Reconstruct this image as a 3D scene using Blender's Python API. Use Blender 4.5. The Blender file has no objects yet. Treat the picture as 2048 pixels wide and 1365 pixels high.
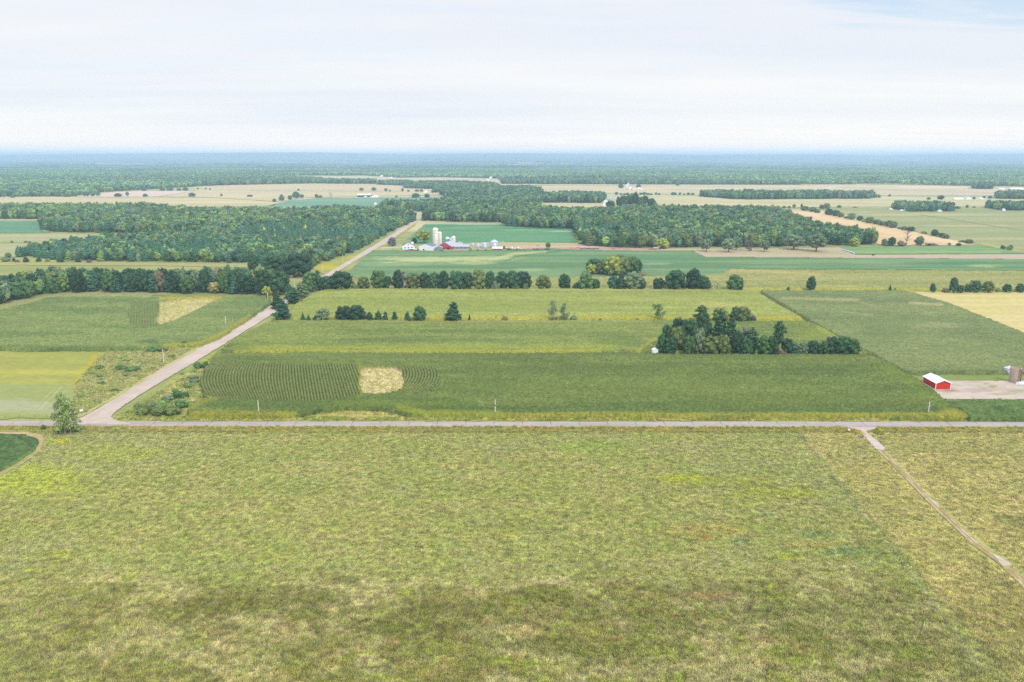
import bpy, math, random
import numpy as np
from mathutils import Vector

# ------------------------------------------------------------------ camera
W0, H0, F, CH, YH = 2048.0, 1365.0, 1593.0, 110.0, 312.0     # photo size, focal in px, camera height, horizon row
PITCH = math.atan((H0 / 2 - YH) / F)
cd = bpy.data.cameras.new("camera")
cam = bpy.data.objects.new("camera", cd)
bpy.context.scene.collection.objects.link(cam)
cam.location = (0, 0, CH)
cam.rotation_euler = (math.pi / 2 - PITCH, 0, 0)
cd.sensor_width = 36.0
cd.lens = F / W0 * 36.0
cd.clip_start = 1.0
cd.clip_end = 120000.0
sc = bpy.context.scene
sc.camera = cam

# ------------------------------------------------------------------ sky, sun, exposure
SUN_EL, SUN_AZ = math.radians(47), math.radians(150)          # azimuth clockwise from +y: behind the camera, to its right
world = bpy.data.worlds.new("World")
sc.world = world
world.use_nodes = True
nt = world.node_tree
nt.nodes.clear()
def N(t, kind, **kw):
    n = t.nodes.new(kind)
    for k, v in kw.items():
        setattr(n, k, v)
    return n
def math_node(t, op, a, b=None, c=None, clamp=False):
    n = N(t, 'ShaderNodeMath', operation=op, use_clamp=clamp)
    for i, v in enumerate((a, b, c)):
        if v is None: continue
        if isinstance(v, (int, float)): n.inputs[i].default_value = v
        else: t.links.new(v, n.inputs[i])
    return n.outputs[0]
def mixc(t, fac, a, b):
    n = N(t, 'ShaderNodeMix', data_type='RGBA')
    for s, v in ((n.inputs[0], fac), (n.inputs[6], a), (n.inputs[7], b)):
        if hasattr(v, 'links'): t.links.new(v, s)
        elif isinstance(v, (int, float)): s.default_value = v
        else: s.default_value = (*v[:3], 1)
    return n.outputs[2]
def maprange(t, v, a, b, c=0.0, d=1.0, smooth=True):
    n = N(t, 'ShaderNodeMapRange', interpolation_type='SMOOTHSTEP' if smooth else 'LINEAR')
    t.links.new(v, n.inputs[0])
    for i, x in enumerate((a, b, c, d)): n.inputs[1 + i].default_value = x
    return n.outputs[0]
sky = N(nt, 'ShaderNodeTexSky', sky_type='NISHITA', sun_disc=False, sun_elevation=SUN_EL, sun_rotation=SUN_AZ)
tc = N(nt, 'ShaderNodeTexCoord')
sep = N(nt, 'ShaderNodeSeparateXYZ')
nt.links.new(tc.outputs['Generated'], sep.inputs[0])
z = math_node(nt, 'MAXIMUM', sep.outputs[2], 0.0)
den = math_node(nt, 'ADD', z, 0.055)
cx = math_node(nt, 'DIVIDE', sep.outputs[0], den)
cy = math_node(nt, 'DIVIDE', sep.outputs[1], den)
comb = N(nt, 'ShaderNodeCombineXYZ')
nt.links.new(cx, comb.inputs[0]); nt.links.new(cy, comb.inputs[1])
def skynoise(scale, detail, sx, sy, off, rough=0.55, dist=0.0):
    m = N(nt, 'ShaderNodeMapping')
    m.inputs['Scale'].default_value = (sx, sy, 1)
    m.inputs['Location'].default_value = off
    nt.links.new(comb.outputs[0], m.inputs['Vector'])
    n = N(nt, 'ShaderNodeTexNoise')
    n.inputs['Scale'].default_value = scale; n.inputs['Detail'].default_value = detail
    n.inputs['Roughness'].default_value = rough; n.inputs['Distortion'].default_value = dist
    nt.links.new(m.outputs[0], n.inputs['Vector'])
    return n.outputs[0]
broad = skynoise(0.30, 6, 0.35, 1.0, (3.1, 0.4, 0))
wisps = skynoise(1.6, 9, 0.45, 1.4, (7.7, 2.0, 0), 0.62, 0.6)
# the break in the cloud: a direction up and to the right
bd = Vector(((1960 - 1024) / F, (682.5 + 55) / F, -1)); bd = Vector((bd.x, 0, 0)) + Vector((0, math.cos(PITCH), -math.sin(PITCH))) + bd.y * Vector((0, math.sin(PITCH), math.cos(PITCH)))
bd.normalize()
vd = N(nt, 'ShaderNodeVectorMath', operation='DISTANCE')
nt.links.new(tc.outputs['Generated'], vd.inputs[0]); vd.inputs[1].default_value = bd
gx = math_node(nt, 'DIVIDE', math_node(nt, 'SUBTRACT', sep.outputs[0], bd.x), 0.26)
gz = math_node(nt, 'DIVIDE', math_node(nt, 'SUBTRACT', sep.outputs[2], bd.z), 0.078)
gr_ = math_node(nt, 'SQRT', math_node(nt, 'ADD', math_node(nt, 'MULTIPLY', gx, gx), math_node(nt, 'MULTIPLY', gz, gz)))
gap = maprange(nt, gr_, 0.25, 1.5, 1.0, 0.0)
g2 = math_node(nt, 'ADD', math_node(nt, 'MULTIPLY', gap, 0.60), math_node(nt, 'MULTIPLY', wisps, 1.3))
blue = maprange(nt, g2, 0.98, 1.32, 0.0, 0.62)
thin = maprange(nt, wisps, 0.44, 0.68, 0.0, 0.16)
blue = math_node(nt, 'MAXIMUM', blue, thin)
cloudtone = maprange(nt, broad, 0.36, 0.64, 0.0, 1.0)
ccol = mixc(nt, cloudtone, (0.86, 0.89, 0.95), (1.0, 0.985, 0.975))
ccol = mixc(nt, maprange(nt, z, 0.0, 0.05, 0.85, 0.0), ccol, (1.30, 1.14, 1.02))   # whiter towards the horizon
ccol = mixc(nt, maprange(nt, z, 0.22, 0.8, 0.0, 1.0), ccol, (0.88, 0.98, 1.16))
zb = maprange(nt, z, 0.20, 1.0, 1.0, 1.95, smooth=False)       # an overcast sky brightens towards the zenith
cmul = N(nt, 'ShaderNodeVectorMath', operation='SCALE')
nt.links.new(ccol, cmul.inputs[0]); nt.links.new(zb, cmul.inputs['Scale'])
smul = N(nt, 'ShaderNodeVectorMath', operation='SCALE')
nt.links.new(sky.outputs[0], smul.inputs[0]); smul.inputs['Scale'].default_value = 0.17
bg = N(nt, 'ShaderNodeBackground'); bg.inputs['Strength'].default_value = 1.0
nt.links.new(mixc(nt, blue, cmul.outputs[0], smul.outputs[0]), bg.inputs['Color'])
wo = N(nt, 'ShaderNodeOutputWorld')
nt.links.new(bg.outputs[0], wo.inputs[0])

sd = bpy.data.lights.new("sun", 'SUN')
sd.energy = 2.2; sd.angle = math.radians(10); sd.color = (1.0, 0.95, 0.87)
sun = bpy.data.objects.new("sun", sd)
sc.collection.objects.link(sun)
sv = Vector((math.sin(SUN_AZ) * math.cos(SUN_EL), math.cos(SUN_AZ) * math.cos(SUN_EL), math.sin(SUN_EL)))
sun.rotation_euler = sv.to_track_quat('Z', 'Y').to_euler()
sun.location = (0, -50, 300)

sc.view_settings.view_transform = 'Standard'
sc.view_settings.look = 'None'
sc.view_settings.exposure = 0.0
sc.view_settings.gamma = 1.0
sc.render.engine = 'CYCLES'
sc.cycles.max_bounces = 4
sc.cycles.diffuse_bounces = 2
sc.cycles.glossy_bounces = 1
sc.cycles.transmission_bounces = 2
sc.cycles.volume_bounces = 1
sc.cycles.transparent_max_bounces = 4
sc.cycles.use_denoising = False
try: sc.cycles.denoiser = 'OPENIMAGEDENOISE'
except Exception: pass
sc.cycles.sample_clamp_indirect = 4.0
HAZE_DENSITY = 1.0e-4
HAZE_COLOR = (0.56, 0.76, 0.99)

# ------------------------------------------------------------------ helpers
def lin1(c):
    c /= 255.0
    return c / 12.92 if c <= 0.04045 else ((c + 0.055) / 1.055) ** 2.4
KG = 1.30      # how much brighter open ground renders than its base colour
KF = 0.80      # the same for self-shading foliage
def S(r, g, b, k=KG):
    return np.minimum(np.array([lin1(r), lin1(g), lin1(b)]) / (k * 1.27), 0.85) * np.array([1.06, 1.0, 0.98])
def P(px, py, z=0.0):
    """the world point at height z that the photograph shows at pixel px, py"""
    u, v = (px - W0 / 2) / F, (H0 / 2 - py) / F
    d = (u, math.cos(PITCH) + v * math.sin(PITCH), -math.sin(PITCH) + v * math.cos(PITCH))
    t = (z - CH) / d[2]
    return Vector((d[0] * t, d[1] * t, z))
def Q(x, y, z=0.0):
    """photograph pixel of world points (arrays)"""
    zz = z - CH
    dep = y * math.cos(PITCH) - zz * math.sin(PITCH)
    up = y * math.sin(PITCH) + zz * math.cos(PITCH)
    dep = np.maximum(dep, 1.0)
    return W0 / 2 + F * x / dep, H0 / 2 - F * up / dep
def mpp(p):
    """metres per photo pixel at a world point"""
    return (p.y * math.cos(PITCH) + (CH - p.z) * math.sin(PITCH)) / F
def world_poly(poly, z=0.0):
    return np.array([tuple(P(a, b, z))[:2] for a, b in poly])
def inpoly(x, y, poly):
    x = np.asarray(x, float); y = np.asarray(y, float)
    r = np.zeros(x.shape, bool)
    n = len(poly)
    for i in range(n):
        x1, y1 = poly[i]; x2, y2 = poly[(i + 1) % n]
        if y1 == y2: continue
        c = ((y1 > y) != (y2 > y)) & (x < (x2 - x1) * (y - y1) / (y2 - y1) + x1)
        r ^= c
    return r
def segdist(x, y, line):
    d = np.full(np.shape(x), 1e9)
    for (x1, y1), (x2, y2) in zip(line[:-1], line[1:]):
        dx, dy = x2 - x1, y2 - y1
        t = np.clip(((x - x1) * dx + (y - y1) * dy) / (dx * dx + dy * dy + 1e-9), 0, 1)
        d = np.minimum(d, np.hypot(x - x1 - t * dx, y - y1 - t * dy))
    return d
def _h(ix, iy, s):
    n = (ix.astype(np.int64) * 374761393 + iy.astype(np.int64) * 668265263 + s * 982451653) & 0x7fffffff
    n = ((n ^ (n >> 13)) * 1274126177) & 0x7fffffff
    n = n ^ (n >> 16)
    return (n & 0xffff) / 65535.0
def vnoise(x, y, s=0):
    ix, iy = np.floor(x), np.floor(y)
    fx, fy = x - ix, y - iy
    fx = fx * fx * (3 - 2 * fx); fy = fy * fy * (3 - 2 * fy)
    a, b, c, d = _h(ix, iy, s), _h(ix + 1, iy, s), _h(ix, iy + 1, s), _h(ix + 1, iy + 1, s)
    return (a * (1 - fx) + b * fx) * (1 - fy) + (c * (1 - fx) + d * fx) * fy
def fbm(x, y, sx, sy=None, o=4, s=0):
    sy = sy or sx
    r = 0; w = 0; a = 1.0
    # turned a little so that the lattice never lines up with anything
    u = (x * 0.93 + y * 0.36) / sx if sx == sy else x / sx
    v = (y * 0.93 - x * 0.36) / sy if sx == sy else y / sy
    for i in range(o):
        r = r + a * vnoise(u + 17.3 * i, v - 9.1 * i, s + i * 7); w += a
        u, v = u * 2.07, v * 2.07; a *= 0.55
    return r / w
def sstep(v, a, b):
    t = np.clip((v - a) / (b - a), 0, 1)
    return t * t * (3 - 2 * t)
def mixa(a, b, m):
    m = np.asarray(m)[..., None]
    return a * (1 - m) + b * m

def tag(o, label=None, cat=None, group=None, kind=None):
    if label: o['label'] = label
    if cat: o['category'] = cat
    if group: o['group'] = group
    if kind: o['kind'] = kind
    return o
def link(o, parent=None):
    sc.collection.objects.link(o)
    if parent is not None: o.parent = parent
    return o
def empty(name, loc, rz=0.0):
    o = bpy.data.objects.new(name, None)
    o.empty_display_size = 1.0
    o.location = loc; o.rotation_euler = (0, 0, rz)
    return link(o)
def mesh_np(name, verts, faces, mat=None, nside=None, smooth=False):
    """faces: (n,k) int array"""
    me = bpy.data.meshes.new(name)
    verts = np.asarray(verts, np.float32); faces = np.asarray(faces, np.int32)
    me.vertices.add(len(verts)); me.vertices.foreach_set('co', verts.ravel())
    k = faces.shape[1]
    me.loops.add(faces.size); me.loops.foreach_set('vertex_index', faces.ravel())
    me.polygons.add(len(faces))
    me.polygons.foreach_set('loop_start', np.arange(0, faces.size, k, dtype=np.int32))
    me.polygons.foreach_set('loop_total', np.full(len(faces), k, np.int32))
    if smooth: me.polygons.foreach_set('use_smooth', np.ones(len(faces), bool))
    me.update(calc_edges=True)
    if mat: me.materials.append(mat)
    return me
def set_col(me, cols, name='col'):
    a = me.color_attributes.new(name, 'FLOAT_COLOR', 'POINT')
    c = np.ones((len(me.vertices), 4), np.float32); c[:, :3] = cols
    a.data.foreach_set('color', c.ravel())

# ------------------------------------------------------------------ materials
def new_mat(name):
    m = bpy.data.materials.new(name); m.use_nodes = True
    t = m.node_tree
    b = t.nodes['Principled BSDF']
    b.inputs['Roughness'].default_value = 0.9
    b.inputs['Specular IOR Level'].default_value = 0.1
    return m, t, b
def vcol_mat(name, fine=0.25, scale=1.5, spec=0.05, squash=(1, 1, 1), detail=3, fine2=0.0, scale2=10.0):
    """base colour from the painted 'col' attribute, broken up by a fine noise in metres"""
    m, t, b = new_mat(name)
    b.inputs['Specular IOR Level'].default_value = spec
    at = N(t, 'ShaderNodeAttribute', attribute_name='col')
    geo = N(t, 'ShaderNodeNewGeometry')
    mp = N(t, 'ShaderNodeMapping'); mp.inputs['Scale'].default_value = squash
    t.links.new(geo.outputs['Position'], mp.inputs['Vector'])
    def nz(s, d):
        n = N(t, 'ShaderNodeTexNoise'); n.inputs['Scale'].default_value = s; n.inputs['Detail'].default_value = d
        n.inputs['Roughness'].default_value = 0.65
        t.links.new(mp.outputs[0], n.inputs['Vector']); return n.outputs[0]
    v = maprange(t, nz(scale, detail), 0.25, 0.75, 1 - fine, 1 + fine, smooth=False)
    if fine2:
        v = math_node(t, 'MULTIPLY', v, maprange(t, nz(1 / scale2, 3), 0.3, 0.7, 1 - fine2, 1 + fine2, smooth=False))
    s = N(t, 'ShaderNodeVectorMath', operation='SCALE')
    t.links.new(at.outputs['Color'], s.inputs[0]); t.links.new(v, s.inputs['Scale'])
    t.links.new(s.outputs[0], b.inputs['Base Color'])
    return m
M_GROUND = vcol_mat('ground_soil_and_grass', 0.22, 0.5)
M_FIELD = vcol_mat('field_cover', 0.16, 0.6, squash=(0.35, 1, 1))
M_CROP = vcol_mat('maize_leaves', 0.55, 0.9, 0.12, squash=(0.8, 1.2, 1), fine2=0.10, scale2=9)
M_GRAVEL = vcol_mat('gravel', 0.10, 2.0, squash=(1, 1, 1), fine2=0.05, scale2=5)
def foliage_mat(name, inst):
    m, t, b = new_mat(name)
    b.inputs['Specular IOR Level'].default_value = 0.15
    b.inputs['Roughness'].default_value = 0.75
    oi = N(t, 'ShaderNodeObjectInfo')
    if inst:
        at = N(t, 'ShaderNodeAttribute', attribute_name='tint', attribute_type='INSTANCER'); base = at.outputs['Color']
    else:
        base = oi.outputs['Color']
    geo = N(t, 'ShaderNodeNewGeometry')
    n = N(t, 'ShaderNodeTexNoise'); n.inputs['Scale'].default_value = 0.45; n.inputs['Detail'].default_value = 3
    t.links.new(geo.outputs['Position'], n.inputs['Vector'])
    v = maprange(t, n.outputs[0], 0.3, 0.7, 0.68, 1.32, smooth=False)
    r = maprange(t, oi.outputs['Random'], 0, 1, 0.82, 1.18, smooth=False)
    v = math_node(t, 'MULTIPLY', v, r)
    s = N(t, 'ShaderNodeVectorMath', operation='SCALE')
    t.links.new(base, s.inputs[0]); t.links.new(v, s.inputs['Scale'])
    # young outer leaves a little yellower than the old ones
    n2 = N(t, 'ShaderNodeTexNoise'); n2.inputs['Scale'].default_value = 1.4; n2.inputs['Detail'].default_value = 1
    t.links.new(geo.outputs['Position'], n2.inputs['Vector'])
    hs = N(t, 'ShaderNodeHueSaturation')
    t.links.new(maprange(t, n2.outputs[0], 0.3, 0.7, 0.485, 0.512, smooth=False), hs.inputs['Hue'])
    t.links.new(s.outputs[0], hs.inputs['Color'])
    t.links.new(hs.outputs[0], b.inputs['Base Color'])
    return m
M_LEAF = foliage_mat('leaves', False)
M_LEAF_I = foliage_mat('wood_leaves', True)
def plain(name, col, rough=0.8, spec=0.2, metal=0.0, noise=0.12, scale=1.5, squash=(1, 1, 1), stripes=None):
    """weathered plain material; stripes=(axis, period_m, depth) darkens thin lines (seams of sheeting, courses of staves, shade of corrugation)"""
    m, t, b = new_mat(name)
    b.inputs['Roughness'].default_value = rough; b.inputs['Specular IOR Level'].default_value = spec
    b.inputs['Metallic'].default_value = metal
    tcn = N(t, 'ShaderNodeTexCoord')
    mp = N(t, 'ShaderNodeMapping'); mp.inputs['Scale'].default_value = squash
    t.links.new(tcn.outputs['Object'], mp.inputs['Vector'])
    n = N(t, 'ShaderNodeTexNoise'); n.inputs['Scale'].default_value = scale; n.inputs['Detail'].default_value = 4
    t.links.new(mp.outputs[0], n.inputs['Vector'])
    v = maprange(t, n.outputs[0], 0.3, 0.7, 1 - noise, 1 + noise, smooth=False)
    if stripes:
        ax, per, dep = stripes
        sp = N(t, 'ShaderNodeSeparateXYZ'); t.links.new(tcn.outputs['Object'], sp.inputs[0])
        fr = math_node(t, 'FRACT', math_node(t, 'DIVIDE', sp.outputs[ax], per))
        v = math_node(t, 'MULTIPLY', v, maprange(t, fr, 0.0, 0.22, 1 - dep, 1.0, smooth=False))
    s = N(t, 'ShaderNodeVectorMath', operation='SCALE')
    s.inputs[0].default_value = tuple(col)
    t.links.new(v, s.inputs['Scale'])
    t.links.new(s.outputs[0], b.inputs['Base Color'])
    return m

# ------------------------------------------------------------------ ground, fields, crops, roads
def paint(col, X, Y, px, py, marks, seed=0):
    """marks: ('e', cx, cy, rx, ry, colour, strength) spots, ('l', line, width, colour, strength) bands, ('p', polygon, colour, strength)
    - most a difference of crop, soil or wear; the edges are frayed by noise in metres"""
    if not marks: return col
    wob = fbm(X, Y, 22, 14, 4, 91 + seed) - 0.5
    wob2 = fbm(X, Y, 5, 4, 3, 77 + seed) - 0.5
    wob3 = fbm(X, Y, 1.6, 1.6, 2, 55 + seed)
    for m in marks:
        if m[0] == 'e':
            r = np.hypot((px - m[1]) / m[3], (py - m[2]) / m[4]) + wob * 1.3 + wob2 * 0.5
            k = sstep(r + (wob3 - .5) * .5, 1.35, 0.4) * m[6]; c = m[5]
        elif m[0] == 'l':
            d = segdist(px, py, m[1]) / m[2] + wob2 * 0.9 + wob * 0.8
            k = sstep(d + (wob3 - .5) * 1.2, 1.6, 0.2) * m[4]; c = m[3]
        else:
            k = inpoly(px + wob2 * 6, py + wob2 * 2, m[1]) * m[3]; c = m[2]
        col = mixa(col, c, k)
    return col
def field(name, poly, z, c1, c2, sx=60, sy=20, marks=(), dx=None, dy=None, crop=False, mat=None, rough=0.3, wave=0.0, wobble=1.0,
          seed=0, kind='structure', label=None, cat=None, colf=None, zf=None, jit=0.10, thr=(0.3, 0.7)):
    wp = world_poly(poly, z)
    x0, y0 = wp.min(0) - 2; x1, y1 = wp.max(0) + 2
    far = max(120.0, y0)
    if dx is None: dx = max(0.5, 0.9 * far / F)
    if dy is None: dy = max(0.7, 0.45 * far * far / (CH * F))
    xs = np.arange(x0, x1 + dx, dx); ys = [y0]
    while ys[-1] < y1:
        ys.append(ys[-1] + dy * (max(ys[-1], 120) / far) ** 2)
    ys = np.array(ys)
    X, Y = np.meshgrid(xs, ys)
    rj = vnoise(X * 7.13, Y * 5.77, 5 + seed) - 0.5
    if crop:
        X = X + rj * dx * 0.5
    w = wobble
    ins = inpoly(X + w * (fbm(X, Y, 9, 9, 3, 3 + seed) - 0.5) * 3, Y + w * (fbm(X, Y, 16, 16, 3, 8 + seed) - 0.5) * 5, wp)
    q = ins[:-1, :-1].astype(int) + ins[1:, :-1] + ins[:-1, 1:] + ins[1:, 1:]
    cell = (q > 0) if crop else (q >= 3)
    ny, nx = X.shape
    idx = np.arange(ny * nx).reshape(ny, nx)
    f = np.stack([idx[:-1, :-1][cell], idx[:-1, 1:][cell], idx[1:, 1:][cell], idx[1:, :-1][cell]], 1)
    used, inv = np.unique(f, return_inverse=True)
    f = inv.reshape(f.shape)
    X, Y, ins = X.ravel()[used], Y.ravel()[used], ins.ravel()[used]
    px, py = Q(X, Y, z)
    n = fbm(X, Y, sx, sy, 5, 1 + seed)
    col = mixa(c1, c2, sstep(n, *thr))
    col = col * (1 + jit * 2 * (fbm(X, Y, 3.0, 2.0, 2, 6 + seed) - 0.5))[:, None]
    if crop: col = col * (1 + .22 * (fbm(X, Y, 70, 1.7, 3, 15 + seed) - .5) + .5 * (vnoise(X / 1.1, Y / 1.1, 16 + seed) - .5))[:, None]
    col = paint(col, X, Y, px, py, marks, seed)
    if colf: col = colf(col, X, Y, px, py)
    if name == 'maize_crop': col = col * np.array([1.10, 0.99, 0.97])
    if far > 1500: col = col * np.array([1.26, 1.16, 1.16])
    col = np.clip(col, 0.005, 0.9)
    Z = np.full(X.shape, float(z))
    if wave: Z = Z + (fbm(X, Y, 45, 30, 3, 40 + seed) - 0.5) * 2 * wave
    if crop:
        Z = Z + rough * 2 * (_h((X * 50).astype(int), (Y * 50).astype(int), 3 + seed) - 0.5)
        if zf: Z = zf(Z, X, Y, px, py)
        Z = np.where(ins, Z, 0.01)
    me = mesh_np(name, np.stack([X, Y, Z], 1), f, mat or (M_CROP if crop else M_FIELD))
    set_col(me, col)
    o = bpy.data.objects.new(name, me); link(o)
    return tag(o, label, cat, None, kind)

G_GRASS, G_GRASS2 = S(152, 164, 92), S(176, 178, 116)
# the one great ground sheet, out past the hills
def ground_sheet():
    def lines(a):
        r = [0.0]
        for lim, st in a:
            while r[-1] < lim: r.append(r[-1] + st)
        return np.array(r)
    ysp = lines([(1300, 13), (5200, 26), (12000, 160), (44000, 900)])
    ys = np.concatenate([[-42000, -20000, -8000, -3000, -1000, -300], ysp])
    xp = lines([(1600, 12), (4200, 40), (12000, 260), (42000, 2500)])
    xs = np.concatenate([-xp[:0:-1], xp])
    X, Y = np.meshgrid(xs, ys); ny, nx = X.shape
    idx = np.arange(ny * nx).reshape(ny, nx)
    f = np.stack([idx[:-1, :-1].ravel(), idx[:-1, 1:].ravel(), idx[1:, 1:].ravel(), idx[1:, :-1].ravel()], 1)
    X, Y = X.ravel(), Y.ravel()
    tan, olive, pale = S(214, 206, 158), S(178, 182, 132), S(230, 218, 180)
    n = fbm(X, Y, 420, 90, 4, 2)
    col = mixa(tan, olive, sstep(n, 0.42, 0.62)); col = mixa(col, pale, sstep(fbm(X, Y, 260, 60, 4, 12), 0.58, 0.7) * 0.8)
    near = mixa(G_GRASS, G_GRASS2, sstep(fbm(X, Y, 40, 25, 4, 5), 0.35, 0.65))
    col = mixa(near, col, sstep(Y, 1150, 1250))
    me = mesh_np('ground', np.stack([X, Y, X * 0], 1), f, M_GROUND); set_col(me, col)
    tag(link(bpy.data.objects.new('ground', me)), kind='structure')
ground_sheet()

# ---- pasture in front of the road
def pasture_color(X, Y, px=None, py=None):
    px, py = Q(X, Y, 0.0)
    base = S(150, 162, 92); tan = S(182, 174, 122); grey = S(152, 162, 112); olive = S(128, 132, 66); bright = S(160, 172, 76); brown = S(158, 142, 84); teal = S(120, 150, 98)
    n1 = fbm(X, Y, 34, 26, 4, 21); n2 = fbm(X, Y, 11, 8, 4, 22); n3 = fbm(X, Y, 3.2, 2.6, 3, 23); n4 = fbm(X, Y, 60, 30, 3, 24)
    c = mixa(base, tan, sstep(n2 * 0.55 + n3 * 0.45, 0.42, 0.64) * 0.36)
    c = mixa(c, grey, sstep(n1, 0.5, 0.66) * 0.5)
    # greener hollows and lusher streaks
    c = mixa(c, S(140, 160, 82), sstep(fbm(X, Y, 15, 7, 4, 38), 0.54, 0.66) * 0.4)
    low = sstep(py + (n4 - 0.5) * 170 + (n1 - .5) * 60, 1118, 1190)
    edge = 1590 + (py - 862) * 0.86
    right = sstep(px - edge + (n2 - .5) * 40, -14, 14)
    # below the electric fence the sward breaks into pale clumps and dark hollows
    m1 = fbm(X, Y, 8.5, 6.0, 4, 41); m2 = fbm(X, Y, 26, 15, 3, 42)
    lowc = mixa(S(180, 181, 130), S(160, 168, 106), sstep(n3, 0.4, 0.6))
    hollow = sstep(m1 * 0.62 + m2 * 0.38, 0.475, 0.545)
    hol = mixa(S(126, 138, 64), S(142, 140, 74), sstep(fbm(X, Y, 6, 4, 3, 44), 0.5, 0.64))
    lowc = mixa(lowc, hol, hollow * 0.75)
    lowc = mixa(lowc, S(152, 170, 76), sstep(fbm(X, Y, 4.5, 3.2, 3, 45), 0.64, 0.72) * 0.8)
    lowc = mixa(lowc, S(170, 156, 100), sstep(fbm(X, Y, 5, 3, 3, 46), 0.66, 0.74) * 0.4)
    left_pale = sstep(np.abs(px - 1000), 1050, 700) * 0.75 + 0.25
    c = mixa(c, lowc, low * (1 - right) * left_pale)
    rc = mixa(S(176, 173, 106), S(194, 186, 128), sstep(n2 * 0.5 + n3 * 0.5, 0.38, 0.66))
    rc = mixa(rc, S(152, 160, 92), sstep(n1, 0.52, 0.68) * 0.45)
    c = mixa(c, rc, right * 0.6)
    spots = sstep(fbm(X, Y, 7, 4.5, 3, 36), 0.66, 0.74)
    c = mixa(c, bright, spots * 0.35 * (1 - right * 0.8))
    olk = S(120, 130, 62)
    marks = [('e', 60, 960, 120, 34, S(166, 184, 62), 0.7), ('e', 230, 905, 130, 22, S(158, 172, 76), 0.55), ('e', 1190, 897, 80, 14, S(140, 168, 78), 0.6),
             ('e', 1550, 990, 95, 12, bright, 0.9), ('e', 1420, 965, 120, 12, bright, 0.6), ('e', 1500, 1010, 60, 8, bright, 0.6), ('e', 1350, 960, 60, 7, S(170, 182, 60), .7),
             ('e', 1580, 1118, 22, 7, S(150, 160, 30), 0.9), ('e', 1640, 1070, 60, 9, teal, 0.6), ('e', 1690, 1105, 60, 12, teal, 0.7), ('e', 1480, 1085, 30, 9, teal, 0.7),
             ('e', 1532, 1032, 22, 5, teal, 0.8), ('e', 1420, 1062, 90, 12, S(176, 158, 92), 0.35), ('e', 1620, 1092, 70, 8, S(180, 160, 90), 0.3), ('e', 1410, 1078, 16, 6, S(170, 140, 60), .8),
             ('e', 120, 1110, 25, 6, bright, 0.8), ('e', 60, 1142, 24, 4, bright, 0.7), ('e', 860, 1285, 40, 8, bright, 0.5), ('e', 1120, 1340, 50, 10, bright, 0.5),
             ('e', 470, 1215, 110, 20, olk, 0.75), ('e', 590, 1196, 90, 18, olk, 0.7), ('e', 1090, 1196, 120, 20, olk, 0.75), ('e', 930, 1222, 110, 20, olk, 0.75), ('e', 1240, 1235, 110, 18, olk, 0.6), ('e', 1400, 1190, 170, 26, olk, 0.65), ('e', 1330, 1262, 120, 16, olk, 0.55), ('e', 820, 1262, 130, 18, olk, 0.6), ('e', 1560, 1228, 110, 20, olk, .6), ('e', 1100, 1290, 160, 14, olk, .5), ('e', 300, 1250, 80, 12, olk, .5), ('e', 1760, 1200, 80, 22, olk, .5),
             ('e', 690, 1163, 30, 8, S(95, 105, 60), 0.6), ('e', 1700, 1240, 160, 40, S(140, 150, 88), 0.5), ('e', 1420, 1195, 70, 10, S(186, 160, 120), 0.5), ('e', 2040, 1045, 40, 12, S(120, 130, 75), 0.5),
             ('e', 110, 884, 60, 8, S(150, 168, 60), 0.7), ('e', 125, 886, 10, 3, S(200, 180, 40), 0.9)]
    c = paint(c, X, Y, px, py, marks, 3)
    # wheel tracks of the mower curving round the corner, and rows along the fence
    for ln, wd in (([(1430, 976), (1560, 974), (1650, 978)], 1.6), ([(1470, 979), (1580, 994), (1660, 1016), (1700, 1050), (1722, 1085), (1760, 1118)], 1.6),
                   ([(1445, 982), (1570, 999), (1648, 1022), (1686, 1056)], 1.4), ([(1640, 930), (1700, 1010), (1760, 1090)], 1.8), ([(1660, 950), (1730, 1040), (1790, 1110)], 1.5),
                   ([(60, 962), (300, 975), (560, 972), (900, 970)], 0.8), ([(60, 968), (300, 982), (560, 979), (900, 977)], 0.8)):
        c = mixa(c, S(112, 128, 62), sstep(segdist(px, py, ln) + (n3 - 0.5) * 2, wd * 1.3, wd * 0.5) * 0.6)
    d = px - (1590 + (py - 862) * 0.86)
    c = mixa(c, S(168, 182, 112), sstep(np.abs(d + 12), 20, 6) * (0.25 + 0.3 * low))
    c = mixa(c, S(118, 130, 66), sstep(np.abs(d), 3.0, 1.2) * 0.5)
    c = mixa(c, S(118, 124, 58), sstep(np.abs(py - 865.5 + (n3 - .5) * 3), 3.2, 1.5) * 0.65)      # ragged fence line by the road
    c = mixa(c, S(150, 150, 78), sstep(np.abs(py - 860.0), 4, 2.5) * 0.7)
    vg = sstep(fbm(X, Y, 18, 4, 3, 51), 0.5, 0.62) * sstep(np.abs(py - 861.5), 4, 2.2)
    c = mixa(c, S(170, 158, 50), vg * 0.6)
    return c
TRAP = [(-260, 855), (2300, 855), (2300, 1420), (-260, 1420)]
DX = 0.5
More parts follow.
